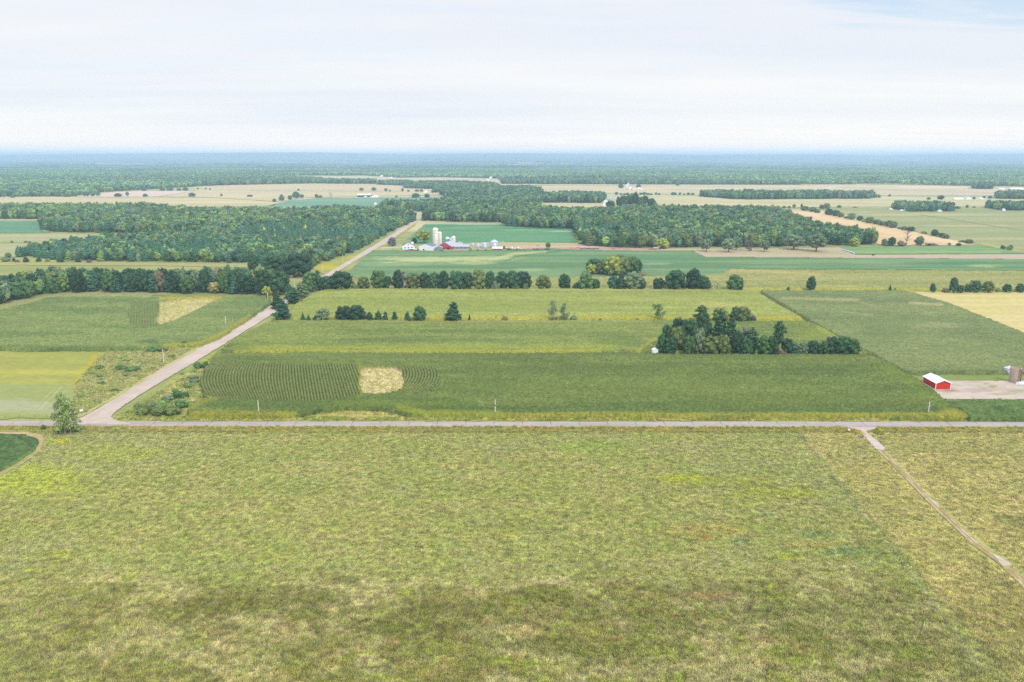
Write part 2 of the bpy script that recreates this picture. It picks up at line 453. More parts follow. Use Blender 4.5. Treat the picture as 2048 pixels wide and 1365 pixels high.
def pasture():
    ys = [P(1024, 1420).y]
    yend = P(1024, 855.6).y
    while ys[-1] < yend: ys.append(ys[-1] + 0.5 * (ys[-1] / 150) ** 1.6)
    ys = np.array(ys)
    t = np.linspace(-1, 1, 1050)
    X = t[None, :] * (ys[:, None] * 0.80 + 22); Y = np.repeat(ys[:, None], len(t), 1)
    ny, nx = X.shape
    idx = np.arange(ny * nx).reshape(ny, nx)
    f = np.stack([idx[:-1, :-1].ravel(), idx[:-1, 1:].ravel(), idx[1:, 1:].ravel(), idx[1:, :-1].ravel()], 1)
    X, Y = X.ravel(), Y.ravel()
    Z = 0.03 + 0.13 * fbm(X, Y, 1.6, 1.6, 2, 61) + 0.10 * _h((X * 9).astype(int), (Y * 9).astype(int), 2)
    me = mesh_np('pasture_ground', np.stack([X, Y, Z], 1), f, M_GROUND); set_col(me, pasture_color(X, Y) * 1.3)
    tag(link(bpy.data.objects.new('pasture_ground', me)), kind='structure')
pasture()

def RP(*a): return list(a)
# ---- mid-ground fields and crops: photo outlines laid on the ground (or on the top of the standing crop)
CORN = 2.3
dkg, mdg, ltg, yel, yel2, tan_ = S(98, 122, 58), S(120, 142, 66), S(148, 166, 78), S(156, 162, 62), S(190, 184, 60), S(206, 196, 130)
K1P = [(432, 706), (700, 705.5), (1000, 706), (1300, 706.5), (1500, 708), (1741, 709), (1770, 722), (1812, 746), (1845, 766), (1888, 797), (1925, 822), (1938, 831), (1700, 830.5), (1400, 829.5), (1000, 829),
       (812, 828.5), (790, 820), (760, 815.5), (700, 814), (640, 817), (596, 828), (450, 829), (382, 828.5), (372, 822), (378, 812), (396, 803), (412, 795), (403, 775), (402, 752), (412, 730)]
CLEAR = [(722, 734), (745, 731.5), (790, 733), (803, 739), (809, 756), (806, 772), (795, 782), (765, 787), (725, 786), (719, 770), (720, 750)]
def rowcoord(X, px, py, Y):
    yc = P(640, 757).y
    d = Y - yc
    k = sstep(px, 770, 810)
    left = (0.0045 * d * d * sstep(px, 640, 400) - 0.29 * d) * (1 - k)
    right = (-0.0060 * d * d - 0.10 * d) * k
    return X - left - right
def k1_rows(Z, X, Y, px, py):
    reg = inpoly(px, py, [(398, 722), (430, 712), (510, 727), (716, 728), (719, 790), (620, 802), (450, 797), (402, 790)]) | inpoly(px, py, [(806, 731), (868, 733), (878, 748), (879, 778), (868, 784), (800, 784)])
    r = rowcoord(X, px, py, Y) / 1.53
    tr = np.abs(r - np.floor(r) - 0.5) * 2          # 1 on the gap between rows
    Z = Z - np.where(reg, 0.9 * sstep(tr, 0.45, 0.85), 0)
    dep = np.clip(np.minimum(1, 0), 0, 1)
    cl = inpoly(px + 2 * (fbm(X, Y, 4, 4, 2, 9) - .5) * 3, py, CLEAR)
    return np.where(cl, 0.35 + 0.25 * (Z - CORN), Z)
def k1_col(c, X, Y, px, py):
    reg = inpoly(px, py, [(398, 722), (430, 712), (510, 727), (716, 728), (719, 790), (620, 802), (450, 797), (402, 790)]) | inpoly(px, py, [(806, 731), (868, 733), (878, 748), (879, 778), (868, 784), (800, 784)])
    r = rowcoord(X, px, py, Y) / 1.53
    tr = np.abs(r - np.floor(r) - 0.5) * 2
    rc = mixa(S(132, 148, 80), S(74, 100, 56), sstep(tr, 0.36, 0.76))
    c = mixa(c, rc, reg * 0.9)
    cl = inpoly(px + 2 * (fbm(X, Y, 4, 4, 2, 9) - .5) * 3, py, CLEAR)
    g = mixa(S(204, 196, 142), S(184, 180, 114), sstep(fbm(X, Y, 6, 5, 4, 66), 0.45, 0.7))
    return mixa(c, g, cl * 1.0)
k1m = [('l', [(440, 712), (900, 712), (1700, 714)], 6, S(118, 138, 74), 0.4),
       ('l', [(375, 829), (500, 828), (590, 828)], 6, yel, 0.8), ('l', [(385, 815), (400, 805), (430, 800)], 5, yel, 0.6), ('l', [(404, 745), (406, 770), (420, 795)], 6, yel, 0.6), ('l', [(432, 710), (410, 735)], 8, S(136, 152, 60), .6),
       ('l', [(1000, 829), (1300, 828), (1700, 829), (1930, 829)], 3.4, yel, 0.8), ('l', [(1000, 832), (1700, 833)], 1.6, S(170, 146, 66), 0.6),
       ('l', [(800, 815), (850, 825), (1000, 829)], 6, S(150, 165, 56), 0.7), ('l', [(420, 806), (600, 803), (800, 800), (950, 812)], 8, S(92, 118, 56), 0.6),
       ('e', 760, 806, 140, 7, S(124, 150, 66), 0.5), ('l', [(716, 730), (718, 788)], 7, S(140, 156, 62), .7), ('l', [(812, 745), (816, 775)], 6, S(140, 156, 58), .6),
       ('e', 1350, 770, 180, 26, S(120, 140, 68), 0.6), ('e', 1100, 740, 250, 14, S(92, 116, 56), 0.5), ('e', 1600, 800, 200, 14, S(116, 138, 62), 0.5), ('e', 950, 770, 80, 20, S(96, 122, 58), 0.5),
       ('l', [(1760, 722), (1850, 785), (1890, 812)], 8, S(116, 142, 56), 0.6), ('e', 1905, 824, 22, 7, yel, 0.8)]
field('maize_crop', K1P, CORN, S(98, 122, 60), S(116, 138, 68), 70, 14, k1m, dx=0.36, dy=0.55, crop=True, rough=0.34, wave=0.25, seed=1, colf=k1_col, zf=k1_rows,
      kind='stuff', label='near strip of standing maize behind the paved road with a round pale clearing', cat='maize crop')
K2P = [(545, 640), (700, 640.5), (900, 641), (1150, 640.5), (1310, 640), (1500, 643), (1610, 641), (1640, 652), (1690, 680), (1736, 705), (1700, 703), (1500, 703), (1318, 703), (1305, 700), (1050, 703.5), (700, 703), (470, 702.5), (440, 699), (475, 672)]
k2m = [('l', [(470, 702), (700, 701), (1000, 702), (1200, 702)], 3.0, S(164, 172, 66), 0.85), ('l', [(470, 696), (700, 694), (1000, 694), (1230, 694)], 4.5, S(150, 168, 66), 0.8), ('l', [(1310, 700), (1290, 697)], 6, dkg, 0.5),
       ('l', [(560, 642), (900, 643), (1300, 642)], 3, S(160, 166, 96), 0.5), ('e', 800, 680, 200, 6, S(98, 122, 62), 0.6), ('e', 1100, 668, 200, 7, S(106, 128, 66), 0.5), ('e', 560, 655, 60, 10, S(132, 156, 76), 0.6), ('e', 470, 696, 30, 8, S(96, 120, 60), 0.5),
       ('e', 1250, 683, 60, 10, S(104, 130, 62), .6), ('l', [(1311, 676), (1290, 692), (1275, 702)], 2.5, S(170, 168, 70), .7), ('e', 1640, 668, 50, 10, S(136, 156, 66), 0.7), ('l', [(1640, 655), (1700, 688)], 6, S(150, 168, 66), 0.6)]
field('maize_crop', K2P, CORN, S(112, 136, 66), S(134, 154, 78), 80, 12, k2m, dx=0.6, dy=0.8, crop=True, rough=0.32, wave=0.35, seed=2,
      kind='stuff', label='second strip of standing maize, between the near strip and the row of lone trees', cat='maize crop')
K3P = [(695, 577), (760, 576.5), (900, 577.5), (1150, 577), (1280, 578), (1430, 579), (1512, 581), (1540, 600), (1606, 637), (1480, 637), (1300, 637), (1000, 637.5), (750, 637), (640, 636.5), (572, 634), (580, 620), (592, 606), (620, 588), (650, 579)]
k3m = [('l', [(860, 636), (1000, 636), (1300, 636), (1600, 636)], 3.4, S(172, 176, 60), 0.85), ('l', [(600, 635), (850, 637)], 4, S(150, 160, 56), 0.6), ('l', [(700, 578), (1100, 578), (1400, 580)], 2.5, S(184, 188, 118), 0.6),
       ('e', 960, 606, 260, 6, S(138, 158, 76), 0.6), ('e', 1300, 598, 180, 5, S(166, 176, 92), 0.6), ('e', 1100, 620, 220, 5, S(144, 162, 76), .5), ('e', 1440, 610, 60, 5, S(186, 186, 110), .6), ('e', 1130, 590, 300, 4, S(144, 166, 84), .5)]
field('maize_crop', K3P, CORN, S(142, 162, 76), S(158, 174, 88), 110, 10, k3m, dx=0.9, dy=1.3, crop=True, rough=0.25, wave=0.5, seed=3,
      kind='stuff', label='lime green strip of maize between the hedgerow and the row of lone trees', cat='maize crop')
R1P = [(1522, 580.5), (1650, 580.5), (1800, 580), (1850, 592), (1892, 603), (1960, 630), (2048, 665), (2300, 766), (2300, 741), (2048, 741), (1815, 742), (1800, 735), (1745, 706), (1700, 682), (1610, 634)]
R1P = [(1522, 580.5), (1650, 580.5), (1800, 580), (1850, 592), (1892, 603), (1960, 630), (2048, 665), (2240, 741), (2048, 741), (1815, 742), (1800, 735), (1745, 706), (1700, 682), (1610, 634)]
r1m = [('l', [(1565, 596), (1640, 598), (1715, 601)], 2.6, S(176, 174, 118), 0.65), ('l', [(1725, 606), (1750, 614)], 2.4, S(170, 172, 110), 0.5), ('l', [(1685, 624), (1745, 631)], 2.4, S(166, 170, 110), 0.5), ('l', [(1820, 606), (1885, 610)], 2.6, S(190, 184, 126), 0.7),
       ('e', 1870, 652, 60, 5, S(160, 168, 110), 0.6), ('e', 1960, 690, 80, 10, S(126, 146, 84), 0.5), ('e', 1780, 660, 60, 30, S(112, 136, 82), .5), ('l', [(1815, 742), (2048, 741)], 2.5, S(92, 116, 66), .5)]
field('maize_crop', R1P, CORN, S(116, 138, 82), S(132, 150, 90), 60, 30, r1m, dx=0.8, dy=0.9, crop=True, rough=0.30, wave=0.45, seed=4,
      kind='stuff', label='large dark green maize field beyond the farm track on the right', cat='maize crop')
field('maize_crop', [(1889, 798.5), (2048, 798.5), (2260, 798.5), (2260, 833), (2048, 833), (1936, 832.5), (1912, 812)], CORN, S(84, 116, 62), S(104, 134, 70), 18, 8,
      [('l', [(1892, 799), (2260, 799)], 2.2, S(134, 150, 84), 0.7), ('e', 1995, 816, 12, 4, S(60, 90, 56), 0.7)], dx=0.36, dy=0.55, crop=True, rough=0.36, wave=0.15, seed=5,
      kind='stuff', label='dark green maize between the gravel farmyard and the paved road', cat='maize crop')
L1P = [(-240, 660), (-100, 636), (0, 614), (60, 599), (100, 590), (150, 588), (300, 590), (430, 592), (520, 591), (541, 597), (538, 606), (505, 630), (470, 652), (440, 672), (400, 688), (300, 692), (270, 697), (0, 696), (-240, 696)]
LCL = [(318, 604), (345, 598), (395, 596.5), (436, 597), (412, 610), (385, 623), (350, 640), (320, 649), (311, 640), (318, 622)]
def l1_z(Z, X, Y, px, py):
    cl = inpoly(px, py, LCL)
    reg = inpoly(px, py, [(262, 606), (318, 602), (316, 625), (308, 640), (318, 652), (262, 652), (255, 630)])
    r = (X + 0.45 * (Y - P(290, 628).y)) / 1.9
    tr = np.abs(r - np.floor(r) - 0.5) * 2
    Z = Z - np.where(reg, 0.8 * sstep(tr, 0.4, 0.85), 0)
    return np.where(cl, 0.4 + 0.25 * (Z - CORN), Z)
def l1_c(c, X, Y, px, py):
    reg = inpoly(px, py, [(262, 606), (318, 602), (316, 625), (308, 640), (318, 652), (262, 652), (255, 630)])
    r = (X + 0.45 * (Y - P(290, 628).y)) / 1.9
    tr = np.abs(r - np.floor(r) - 0.5) * 2
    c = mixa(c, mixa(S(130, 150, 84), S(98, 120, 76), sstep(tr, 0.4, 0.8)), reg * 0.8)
    cl = inpoly(px, py, LCL)
    g = mixa(S(196, 194, 134), S(180, 182, 112), sstep(fbm(X, Y, 12, 8, 4, 67), 0.4, 0.65))
    return mixa(c, g, cl)
l1m = [('l', [(330, 690), (400, 686), (450, 664), (500, 632)], 3.6, S(160, 168, 64), 0.75), ('l', [(0, 694), (270, 695)], 3, S(92, 118, 62), 0.6), ('l', [(0, 617), (100, 592), (150, 590), (300, 592)], 3, S(176, 178, 118), 0.6),
       ('l', [(320, 597), (440, 596), (430, 601)], 2.5, S(186, 176, 66), 0.7), ('e', 300, 683, 20, 3, S(88, 112, 60), .7)]
field('maize_crop', L1P, CORN, S(112, 138, 76), S(132, 154, 86), 60, 20, l1m, dx=0.55, dy=0.75, crop=True, rough=0.32, wave=0.3, seed=6, colf=l1_c, zf=l1_z,
      kind='stuff', label='maize field left of the gravel road with a tan clearing near its back edge', cat='maize crop')
# lighter olive maize beyond the hedgerow
field('maize_crop', [(690, 553), (900, 553.5), (1100, 554), (1300, 553), (1440, 547), (1462, 538.5), (1700, 539), (2048, 541), (2300, 543), (2300, 581), (2048, 580), (1800, 577.5), (1500, 577), (1200, 571), (900, 571), (690, 571)], 1.6,
      S(142, 156, 82), S(162, 168, 100), 180, 14, [('l', [(1462, 541), (1540, 543), (1640, 549)], 3, S(190, 182, 112), 0.6), ('l', [(1500, 577), (1800, 577), (2048, 579)], 1.6, S(168, 176, 70), .7), ('e', 1860, 545, 60, 2.2, S(150, 170, 70), .8), ('e', 1680, 572, 60, 2, S(190, 184, 110), .6)],
      crop=True, rough=0.2, dx=1.2, dy=2.0, wave=0.3, seed=7, kind='stuff', label='olive green maize strip beyond the hedgerow, running to the right', cat='maize crop')

gb1, gb2 = S(104, 142, 94), S(132, 162, 108)
soy = S(84, 138, 98); pale = S(196, 204, 140)
field('field', [(745, 500), (860, 501), (1010, 500), (1100, 497), (1385, 501), (1408, 514), (1600, 515), (1990, 518), (2300, 519), (2300, 541), (2048, 541), (1700, 539), (1460, 538.5), (1438, 550), (1300, 555), (1000, 556), (690, 555), (700, 540)], 0.35,
      gb1, gb2, 150, 16, [('e', 850, 520, 90, 7, pale, 0.9), ('e', 960, 517, 70, 5, pale, 0.85), ('e', 930, 526, 60, 4, pale, 0.6), ('l', [(980, 520), (1030, 508), (1090, 505)], 2.6, pale, 0.8), ('l', [(1010, 522), (1040, 512), (1120, 503)], 1.6, soy * .8, .6), ('e', 790, 530, 60, 3.5, S(160, 186, 130), .6),
      ('e', 1060, 540, 40, 3, S(160, 186, 130), .7), ('e', 1310, 528, 30, 2, S(150, 180, 130), .7), ('e', 1960, 532, 40, 4, S(176, 196, 130), .8), ('e', 1760, 526, 70, 3, S(140, 172, 120), .7), ('e', 1560, 534, 70, 3, S(130, 165, 110), .6), ('e', 1900, 528, 90, 5, S(80, 140, 96), .7), ('e', 1430, 543, 60, 5, S(120, 160, 108), .5),
      ('e', 800, 545, 90, 5, S(86, 136, 92), .6), ('e', 1250, 515, 150, 6, S(96, 146, 102), .5)], dx=1.1, dy=2.2, rough=0.1, seed=11)
field('field', [(803, 488), (826, 468), (849, 448.5), (1000, 449.5), (1144, 457.5), (1154, 486), (1010, 484), (990, 488), (900, 489)], 0.35, S(92, 148, 102), S(112, 162, 112), 120, 18,
      [('l', [(850, 452), (840, 457), (820, 475), (812, 486)], 1.0, S(180, 150, 116), .7), ('e', 1120, 463, 26, 1.3, S(176, 200, 146), .8), ('e', 1040, 461, 40, 1.3, S(150, 190, 136), .7), ('e', 950, 455, 60, 1.3, S(140, 180, 126), .6), ('e', 820, 485, 16, 4, S(170, 184, 110), .6)], dx=1.2, dy=4, seed=12)
# farmyard, pastures and strips along the far farm
field('field', [(1000, 484), (1154, 486), (1168, 492), (1320, 498), (1320, 502), (1180, 501), (1100, 497), (1010, 500), (1000, 500)], 0.4, S(190, 160, 140), S(214, 184, 158), 60, 12,
      [('l', [(1005, 487), (1150, 488)], 4.0, S(190, 188, 128), 0.9), ('e', 1120, 493, 80, 2, S(216, 196, 160), .6), ('e', 1240, 493, 18, 2, S(150, 124, 124), .8)], dx=1.2, dy=3, seed=13)
field('field', [(800, 489), (1010, 484), (1010, 500.5), (860, 501.5), (745, 500.5), (775, 492)], 0.37, S(160, 172, 108), S(188, 188, 140), 40, 12, [('l', [(762, 496), (806, 494.5)], .9, S(220, 214, 196), 0.9), ('e', 900, 500, 60, 2, S(206, 190, 160), .7), ('e', 960, 497, 50, 2, S(190, 180, 146), .6)], dx=1.1, dy=2.5, seed=14)
field('field', [(1320, 497), (1500, 498), (1690, 494), (1705, 509.5), (2048, 508), (2300, 508), (2300, 519.5), (1990, 518.5), (1600, 515.5), (1409, 514.5), (1385, 501.5), (1320, 502)], 0.4, S(204, 186, 152), S(190, 180, 138), 120, 12,
      [('l', [(1704, 514), (2300, 515)], 3.2, S(206, 184, 164), .8), ('e', 1600, 502, 60, 4, S(196, 180, 140), .7)], dx=1.2, dy=3, seed=15)
field('field', [(1676, 494), (1780, 492.5), (1965, 491.5), (2000, 497), (2048, 506), (2048, 508), (1712, 509)], 0.55, S(112, 156, 102), S(138, 172, 108), 90, 10, [('l', [(1690, 505), (2000, 504)], 2, S(160, 186, 112), .7), ('l', [(1672, 494), (1706, 508)], 2.5, S(160, 176, 100), .8)], dx=1.3, dy=3.5, seed=16)
field('field', [(1563, 420), (1640, 421), (1700, 433), (1755, 446), (1850, 469), (1956, 490), (1965, 491), (1780, 492), (1640, 470), (1590, 445)], 0.5, S(226, 196, 142), S(234, 206, 156), 200, 26, [('l', [(1600, 425), (1780, 465), (1930, 488)], 4, S(238, 214, 168), .6), ('l', [(1700, 470), (1900, 490)], 3, S(214, 182, 126), .6)], dx=1.5, dy=7, seed=17)
field('field', [(1968, 491), (1936, 488), (1850, 468), (1760, 446), (1700, 432), (1640, 420), (1560, 416.5), (1680, 414), (2300, 414), (2300, 507), (2050, 507), (2010, 500)], 0.3, S(172, 174, 120), S(156, 166, 108), 420, 34,
      [('e', 1850, 430, 160, 2.2, S(206, 198, 146), .7), ('e', 1960, 452, 120, 2.2, S(198, 190, 140), .7), ('e', 1700, 424, 90, 1.4, S(196, 190, 138), .7), ('l', [(1840, 430), (2048, 462)], .8, S(120, 134, 90), .8), ('e', 2000, 478, 90, 2, S(190, 186, 130), .6), ('e', 1900, 462, 60, 1.6, S(150, 166, 110), .6), ('l', [(1968, 489), (2048, 507)], 3, S(196, 184, 80), .8)], dx=1.8, dy=6, seed=18)
field('field', [(1826, 583.5), (2048, 583.5), (2300, 583.5), (2300, 768), (2048, 668), (1960, 633), (1892, 605), (1850, 594)], 0.25, S(212, 202, 126), S(226, 208, 146), 120, 5, [('l', [(1830, 584), (1900, 606)], 4, S(216, 202, 140), .5)], dx=0.9, dy=1.4, seed=19)
field('field', [(1812, 745), (2300, 745), (2300, 766), (1845, 766)], 0.20, S(142, 158, 84), S(158, 168, 92), 25, 10, [('l', [(1850, 763), (2048, 763)], 2, S(120, 148, 66), .6)], dx=0.5, dy=0.8, seed=20)
yardm = [('e', 1985, 773, 9, 2.4, S(158, 168, 84), .9), ('e', 1972, 768, 6, 1.5, S(158, 168, 84), .7), ('e', 1970, 781, 30, 4, S(176, 146, 122), .5), ('e', 1900, 781.5, 14, 2, S(160, 130, 108), .6), ('e', 2030, 783, 40, 5, S(170, 164, 124), .7), ('e', 1945, 764, 20, 2, S(190, 160, 140), .5), ('e', 2010, 788, 30, 3, S(172, 168, 130), .6)]  # includes a darker brown patch along the foot of the red barn's front
field('farmyard_ground', [(1872, 761), (2048, 761), (2300, 761), (2300, 799), (1888, 799), (1868, 784)], 0.24, S(204, 190, 170), S(218, 204, 186), 12, 6, yardm, dx=0.5, dy=0.8, seed=21, mat=M_GRAVEL)
# left of the gravel road
field('field', [(-240, 701), (0, 701), (216, 702), (205, 712), (170, 745), (152, 770), (146, 800), (150, 838), (-240, 838)], 0.22, S(168, 172, 86), S(186, 186, 92), 60, 10,
      [('p', [(-240, 769), (152, 769), (146, 840), (-240, 840)], S(160, 172, 106), .75), ('l', [(150, 772), (155, 760), (190, 715)], 4, S(196, 182, 44), .8), ('e', 30, 812, 110, 14, S(184, 188, 148), .7), ('l', [(78, 820), (122, 775)], 1.0, S(206, 202, 164), .7), ('l', [(70, 816), (112, 775)], .8, S(200, 198, 160), .6), ('l', [(92, 820), (132, 780)], .9, S(200, 198, 160), .6),
       ('e', 40, 745, 140, 5, S(196, 188, 84), .6), ('l', [(-240, 836), (150, 836)], 2.5, S(156, 168, 88), .8)], dx=0.6, dy=0.8, seed=22)
field('field', [(216, 702), (300, 694), (400, 690), (445, 676), (480, 652), (545, 606), (552, 608), (545, 616), (400, 706), (160, 836), (148, 838), (146, 800), (152, 770), (170, 745), (205, 712)], 0.19, S(172, 178, 98), S(200, 194, 126), 30, 12,
      [('l', [(165, 833), (270, 768), (400, 692), (480, 645)], 3.5, S(206, 198, 140), .6), ('l', [(175, 836), (300, 760), (400, 699), (540, 612)], 3.2, S(140, 166, 60), .8), ('e', 235, 736, 30, 6, S(170, 150, 104), .5), ('l', [(145, 795), (165, 770)], 5, S(194, 182, 60), .7), ('l', [(470, 660), (540, 612)], 4, S(180, 170, 70), .5), ('e', 330, 700, 60, 6, S(160, 168, 92), .6)], dx=0.55, dy=0.8, seed=23, mat=M_GROUND)
field('field', [(228, 836), (400, 722), (440, 698), (560, 626), (580, 636), (545, 642), (480, 672), (440, 701), (412, 732), (404, 760), (412, 795), (380, 815), (378, 830), (600, 834), (1940, 836), (2300, 835), (2300, 843), (235, 843)], 0.17, S(150, 168, 78), S(178, 182, 104), 26, 8,
      [('l', [(228, 838), (400, 838), (1000, 837), (2048, 837)], 4.0, S(158, 170, 86), .7), ('l', [(370, 833), (1000, 834), (2000, 835)], 1.6, S(196, 188, 124), .7), ('e', 700, 824, 95, 9, S(196, 192, 112), .9), ('e', 720, 829, 50, 4, S(206, 196, 128), .6), ('e', 385, 790, 26, 10, S(196, 186, 122), .6), ('l', [(1000, 839), (2048, 839)], 1.5, S(122, 146, 66), .6),
       ('e', 300, 800, 60, 14, S(150, 166, 90), .6), ('l', [(225, 836), (300, 782), (430, 700)], 3, S(150, 172, 80), .7)], dx=0.5, dy=0.7, seed=24, mat=M_GROUND)
# meadow lens poking into the maize
field('field', [(590, 835), (640, 819), (700, 815), (760, 816), (800, 822), (830, 835)], 0.26, S(196, 190, 112), S(172, 182, 104), 14, 6, [('l', [(600, 832), (820, 833)], 2, S(172, 176, 86), .6), ('e', 680, 828, 5, 3, S(200, 178, 120), .6), ('l', [(640, 817), (760, 815)], 1.2, S(212, 204, 140), .6)], dx=0.4, dy=0.6, seed=25, mat=M_GROUND)
# left, behind and between the woods
field('field', [(-240, 532), (40, 531), (300, 532), (505, 536), (505, 528), (300, 525.5), (60, 524), (-240, 524)], 0.3, S(198, 186, 130), S(176, 174, 112), 140, 10, [('l', [(-240, 525), (200, 526)], 1.2, S(160, 164, 96), .6), ('l', [(380, 530), (500, 534)], 2, S(178, 178, 104), .7)], dx=1.3, dy=3, seed=26)
field('field', [(20, 520), (100, 520), (160, 523), (60, 527), (-240, 527), (-240, 510)], 0.34, S(186, 186, 66), S(168, 176, 84), 40, 10, [('e', 100, 519, 30, 3, S(200, 190, 50), .7)], dx=1.2, dy=2.5, seed=27)
field('field', [(-240, 440.5), (82, 440.5), (84, 462), (110, 467), (60, 467), (-240, 467)], 0.4, S(98, 148, 112), S(112, 160, 118), 140, 30, [('l', [(-240, 441.5), (82, 441.5)], .9, S(196, 184, 124), .8)], dx=1.6, dy=7, seed=28)
field('field', [(-240, 467.5), (115, 467.5), (228, 469), (235, 478), (140, 489), (30, 515), (-240, 515)], 0.32, S(176, 178, 124), S(190, 186, 138), 200, 14, [('l', [(-240, 485), (60, 486)], 1.4, S(140, 158, 84), .9), ('e', 30, 472, 90, 2, S(196, 186, 140), .6)], dx=1.5, dy=5, seed=29)
field('field', [(640, 546), (620, 534), (720, 506), (780, 483), (832, 446), (830, 452), (765, 495), (700, 524), (655, 552)], 0.3, S(190, 184, 80), S(168, 172, 86), 30, 12, [('e', 650, 533, 25, 5, S(204, 186, 40), .8), ('e', 700, 515, 20, 3, S(196, 186, 70), .6), ('e', 652, 547, 10, 3, S(196, 164, 110), .8)], dx=1.0, dy=2.2, seed=30)
field('field', [(575, 556), (640, 553), (640, 549), (560, 549)], 0.3, S(200, 172, 120), S(190, 176, 120), 30, 12, (), dx=1.0, dy=2.2, seed=31)
# the great plain beyond: painted strips
blu = S(108, 154, 128)
for i, (pl, a, b, mk) in enumerate([
    ([(-260, 397.5), (115, 397), (260, 395.5), (420, 396), (560, 405), (545, 412), (380, 415), (300, 409), (120, 408), (-260, 413)], S(196, 190, 142), S(182, 184, 138), [('e', 420, 405, 110, 1.6, S(214, 202, 158), .7)]),
    ([(145, 394.5), (205, 387.5), (270, 382.5), (392, 382), (310, 394), (200, 395)], S(208, 196, 176), S(202, 190, 166), []),
    ([(392, 382), (440, 368.5), (620, 367.5), (760, 369.5), (805, 376.5), (893, 378), (893, 390), (610, 396), (560, 404), (420, 395.5), (315, 394)], S(188, 186, 140), S(198, 190, 150), [('l', [(430, 377.5), (890, 378.5)], 1.6, S(196, 178, 150), .7), ('l', [(500, 382), (800, 383)], .7, S(130, 146, 108), .6), ('e', 480, 393, 60, 1.3, S(212, 202, 160), .8), ('e', 860, 375.5, 50, 1, S(140, 160, 120), .5), ('l', [(640, 392), (870, 389)], 1.4, S(180, 184, 136), .6)]),
    ([(536, 412), (580, 401), (640, 396), (893, 394), (893, 402), (830, 416), (650, 419), (560, 420), (380, 421), (440, 416)], S(112, 156, 124), S(124, 164, 130), [('l', [(400, 414.5), (700, 415.5)], .8, S(190, 186, 146), .7)]),
    ([(700, 425), (830, 432), (832, 419), (700, 417)], S(190, 186, 120), S(176, 178, 110), [('e', 705, 420, 25, 2, S(214, 200, 166), .8)]),
    ([(1080, 384), (1084, 371.5), (1280, 370.5), (1600, 371), (1790, 370.5), (1940, 374), (2300, 377), (2300, 391), (1990, 392), (1745, 392), (1400, 391), (1200, 387)], S(200, 192, 152), S(184, 184, 144), [('l', [(1090, 379), (1180, 379.5)], 1.6, S(184, 172, 150), .6), ('l', [(1330, 379), (1430, 380), (1600, 376)], 1.0, S(164, 174, 132), .7), ('l', [(1800, 374.5), (1935, 376)], 1.6, S(222, 206, 176), .7), ('l', [(1660, 374), (1790, 380), (2000, 388)], .9, S(170, 156, 138), .6), ('e', 1250, 383, 130, 1.8, S(206, 194, 150), .6), ('e', 1560, 385, 140, 2.2, S(176, 182, 138), .7), ('e', 1850, 383, 130, 1.6, S(186, 172, 150), .6), ('e', 1960, 385, 90, 1.4, S(196, 176, 156), .7)]),
    ([(1080, 418), (1083, 407), (1215, 408), (1300, 394), (1400, 393.5), (1500, 400), (1745, 399), (2300, 399.5), (2300, 414), (1690, 414), (1560, 416), (1300, 416), (1200, 419)], S(192, 190, 142), S(178, 182, 132), [('e', 1380, 401, 60, 1.6, S(176, 182, 134), .6), ('e', 1450, 409, 110, 1.6, S(206, 198, 150), .7), ('e', 1800, 404, 200, 1.3, S(204, 196, 150), .7), ('l', [(1090, 417), (1180, 417.5)], .9, S(222, 210, 180), .8), ('e', 1150, 412, 60, 2.5, S(184, 186, 142), .7)]),
    ([(582, 353), (730, 352), (800, 357), (880, 356), (990, 358.5), (1002, 362.5), (990, 368), (1300, 369), (1300, 371), (980, 371), (900, 368), (760, 363), (620, 361)], S(204, 194, 152), S(176, 186, 144), [('l', [(760, 361), (960, 365)], 1.4, S(160, 180, 140), .7), ('e', 1000, 360.5, 16, 1.5, S(214, 196, 170), .8)]),
]):
    field('field', pl, 0.6, a, b, 600, 70, mk, seed=40 + i, thr=(0.42, 0.6))

# ---- roads
road1, road2 = S(186, 178, 172), S(198, 190, 184)
field('road', [(-260, 842.0), (0, 842.2), (400, 843), (1000, 843.3), (1600, 843.6), (2300, 843.8), (2300, 854.2), (1600, 854), (1000, 853.8), (400, 853.6), (0, 852.4), (-260, 851.8)], 0.31, S(190, 179, 172), S(203, 192, 184), 30, 3,
      [('l', [(-260, 852), (0, 852.6), (1000, 854), (2300, 854.4)], 1.3, S(206, 188, 160), .6), ('l', [(-260, 847.3), (1000, 848.4), (2300, 848.8)], .35, S(150, 142, 142), .55), ('l', [(-260, 845), (1000, 845.9), (2300, 846.3)], .7, S(172, 164, 164), .35), ('l', [(-260, 849.8), (1000, 851), (2300, 851.4)], .8, S(170, 162, 162), .35), ('l', [(-260, 842), (0, 842.2), (1000, 843.3), (2300, 843.8)], .8, S(206, 192, 168), .6)], dx=0.45, dy=0.28, wobble=0.12, seed=60, mat=M_GRAVEL, jit=0.03)
field('gravel_road', [(163, 836), (205, 812), (250, 785), (320, 741), (400, 692 + 4), (470, 655), (538, 613), (562, 602), (646, 552), (703, 518), (782, 470), (834, 438), (840, 438), (836, 443), (787, 477), (713, 521), (663, 551), (590, 598), (568, 613), (552, 624),
       (398, 720), (323, 764), (252, 808), (226, 828), (222, 833), (226, 838), (240, 842), (262, 845), (262, 849), (120, 849), (120, 843), (150, 840)], 0.34, S(208, 193, 174), S(220, 205, 188), 26, 10,
      [('l', [(200, 832), (300, 770), (400, 707), (545, 618), (660, 550)], 1.0, S(222, 208, 196), .7), ('l', [(172, 840), (300, 757), (400, 695)], 1.2, S(196, 178, 160), .5)], dx=0.35, dy=0.7, wobble=0.35, seed=61, mat=M_GRAVEL, jit=0.04)
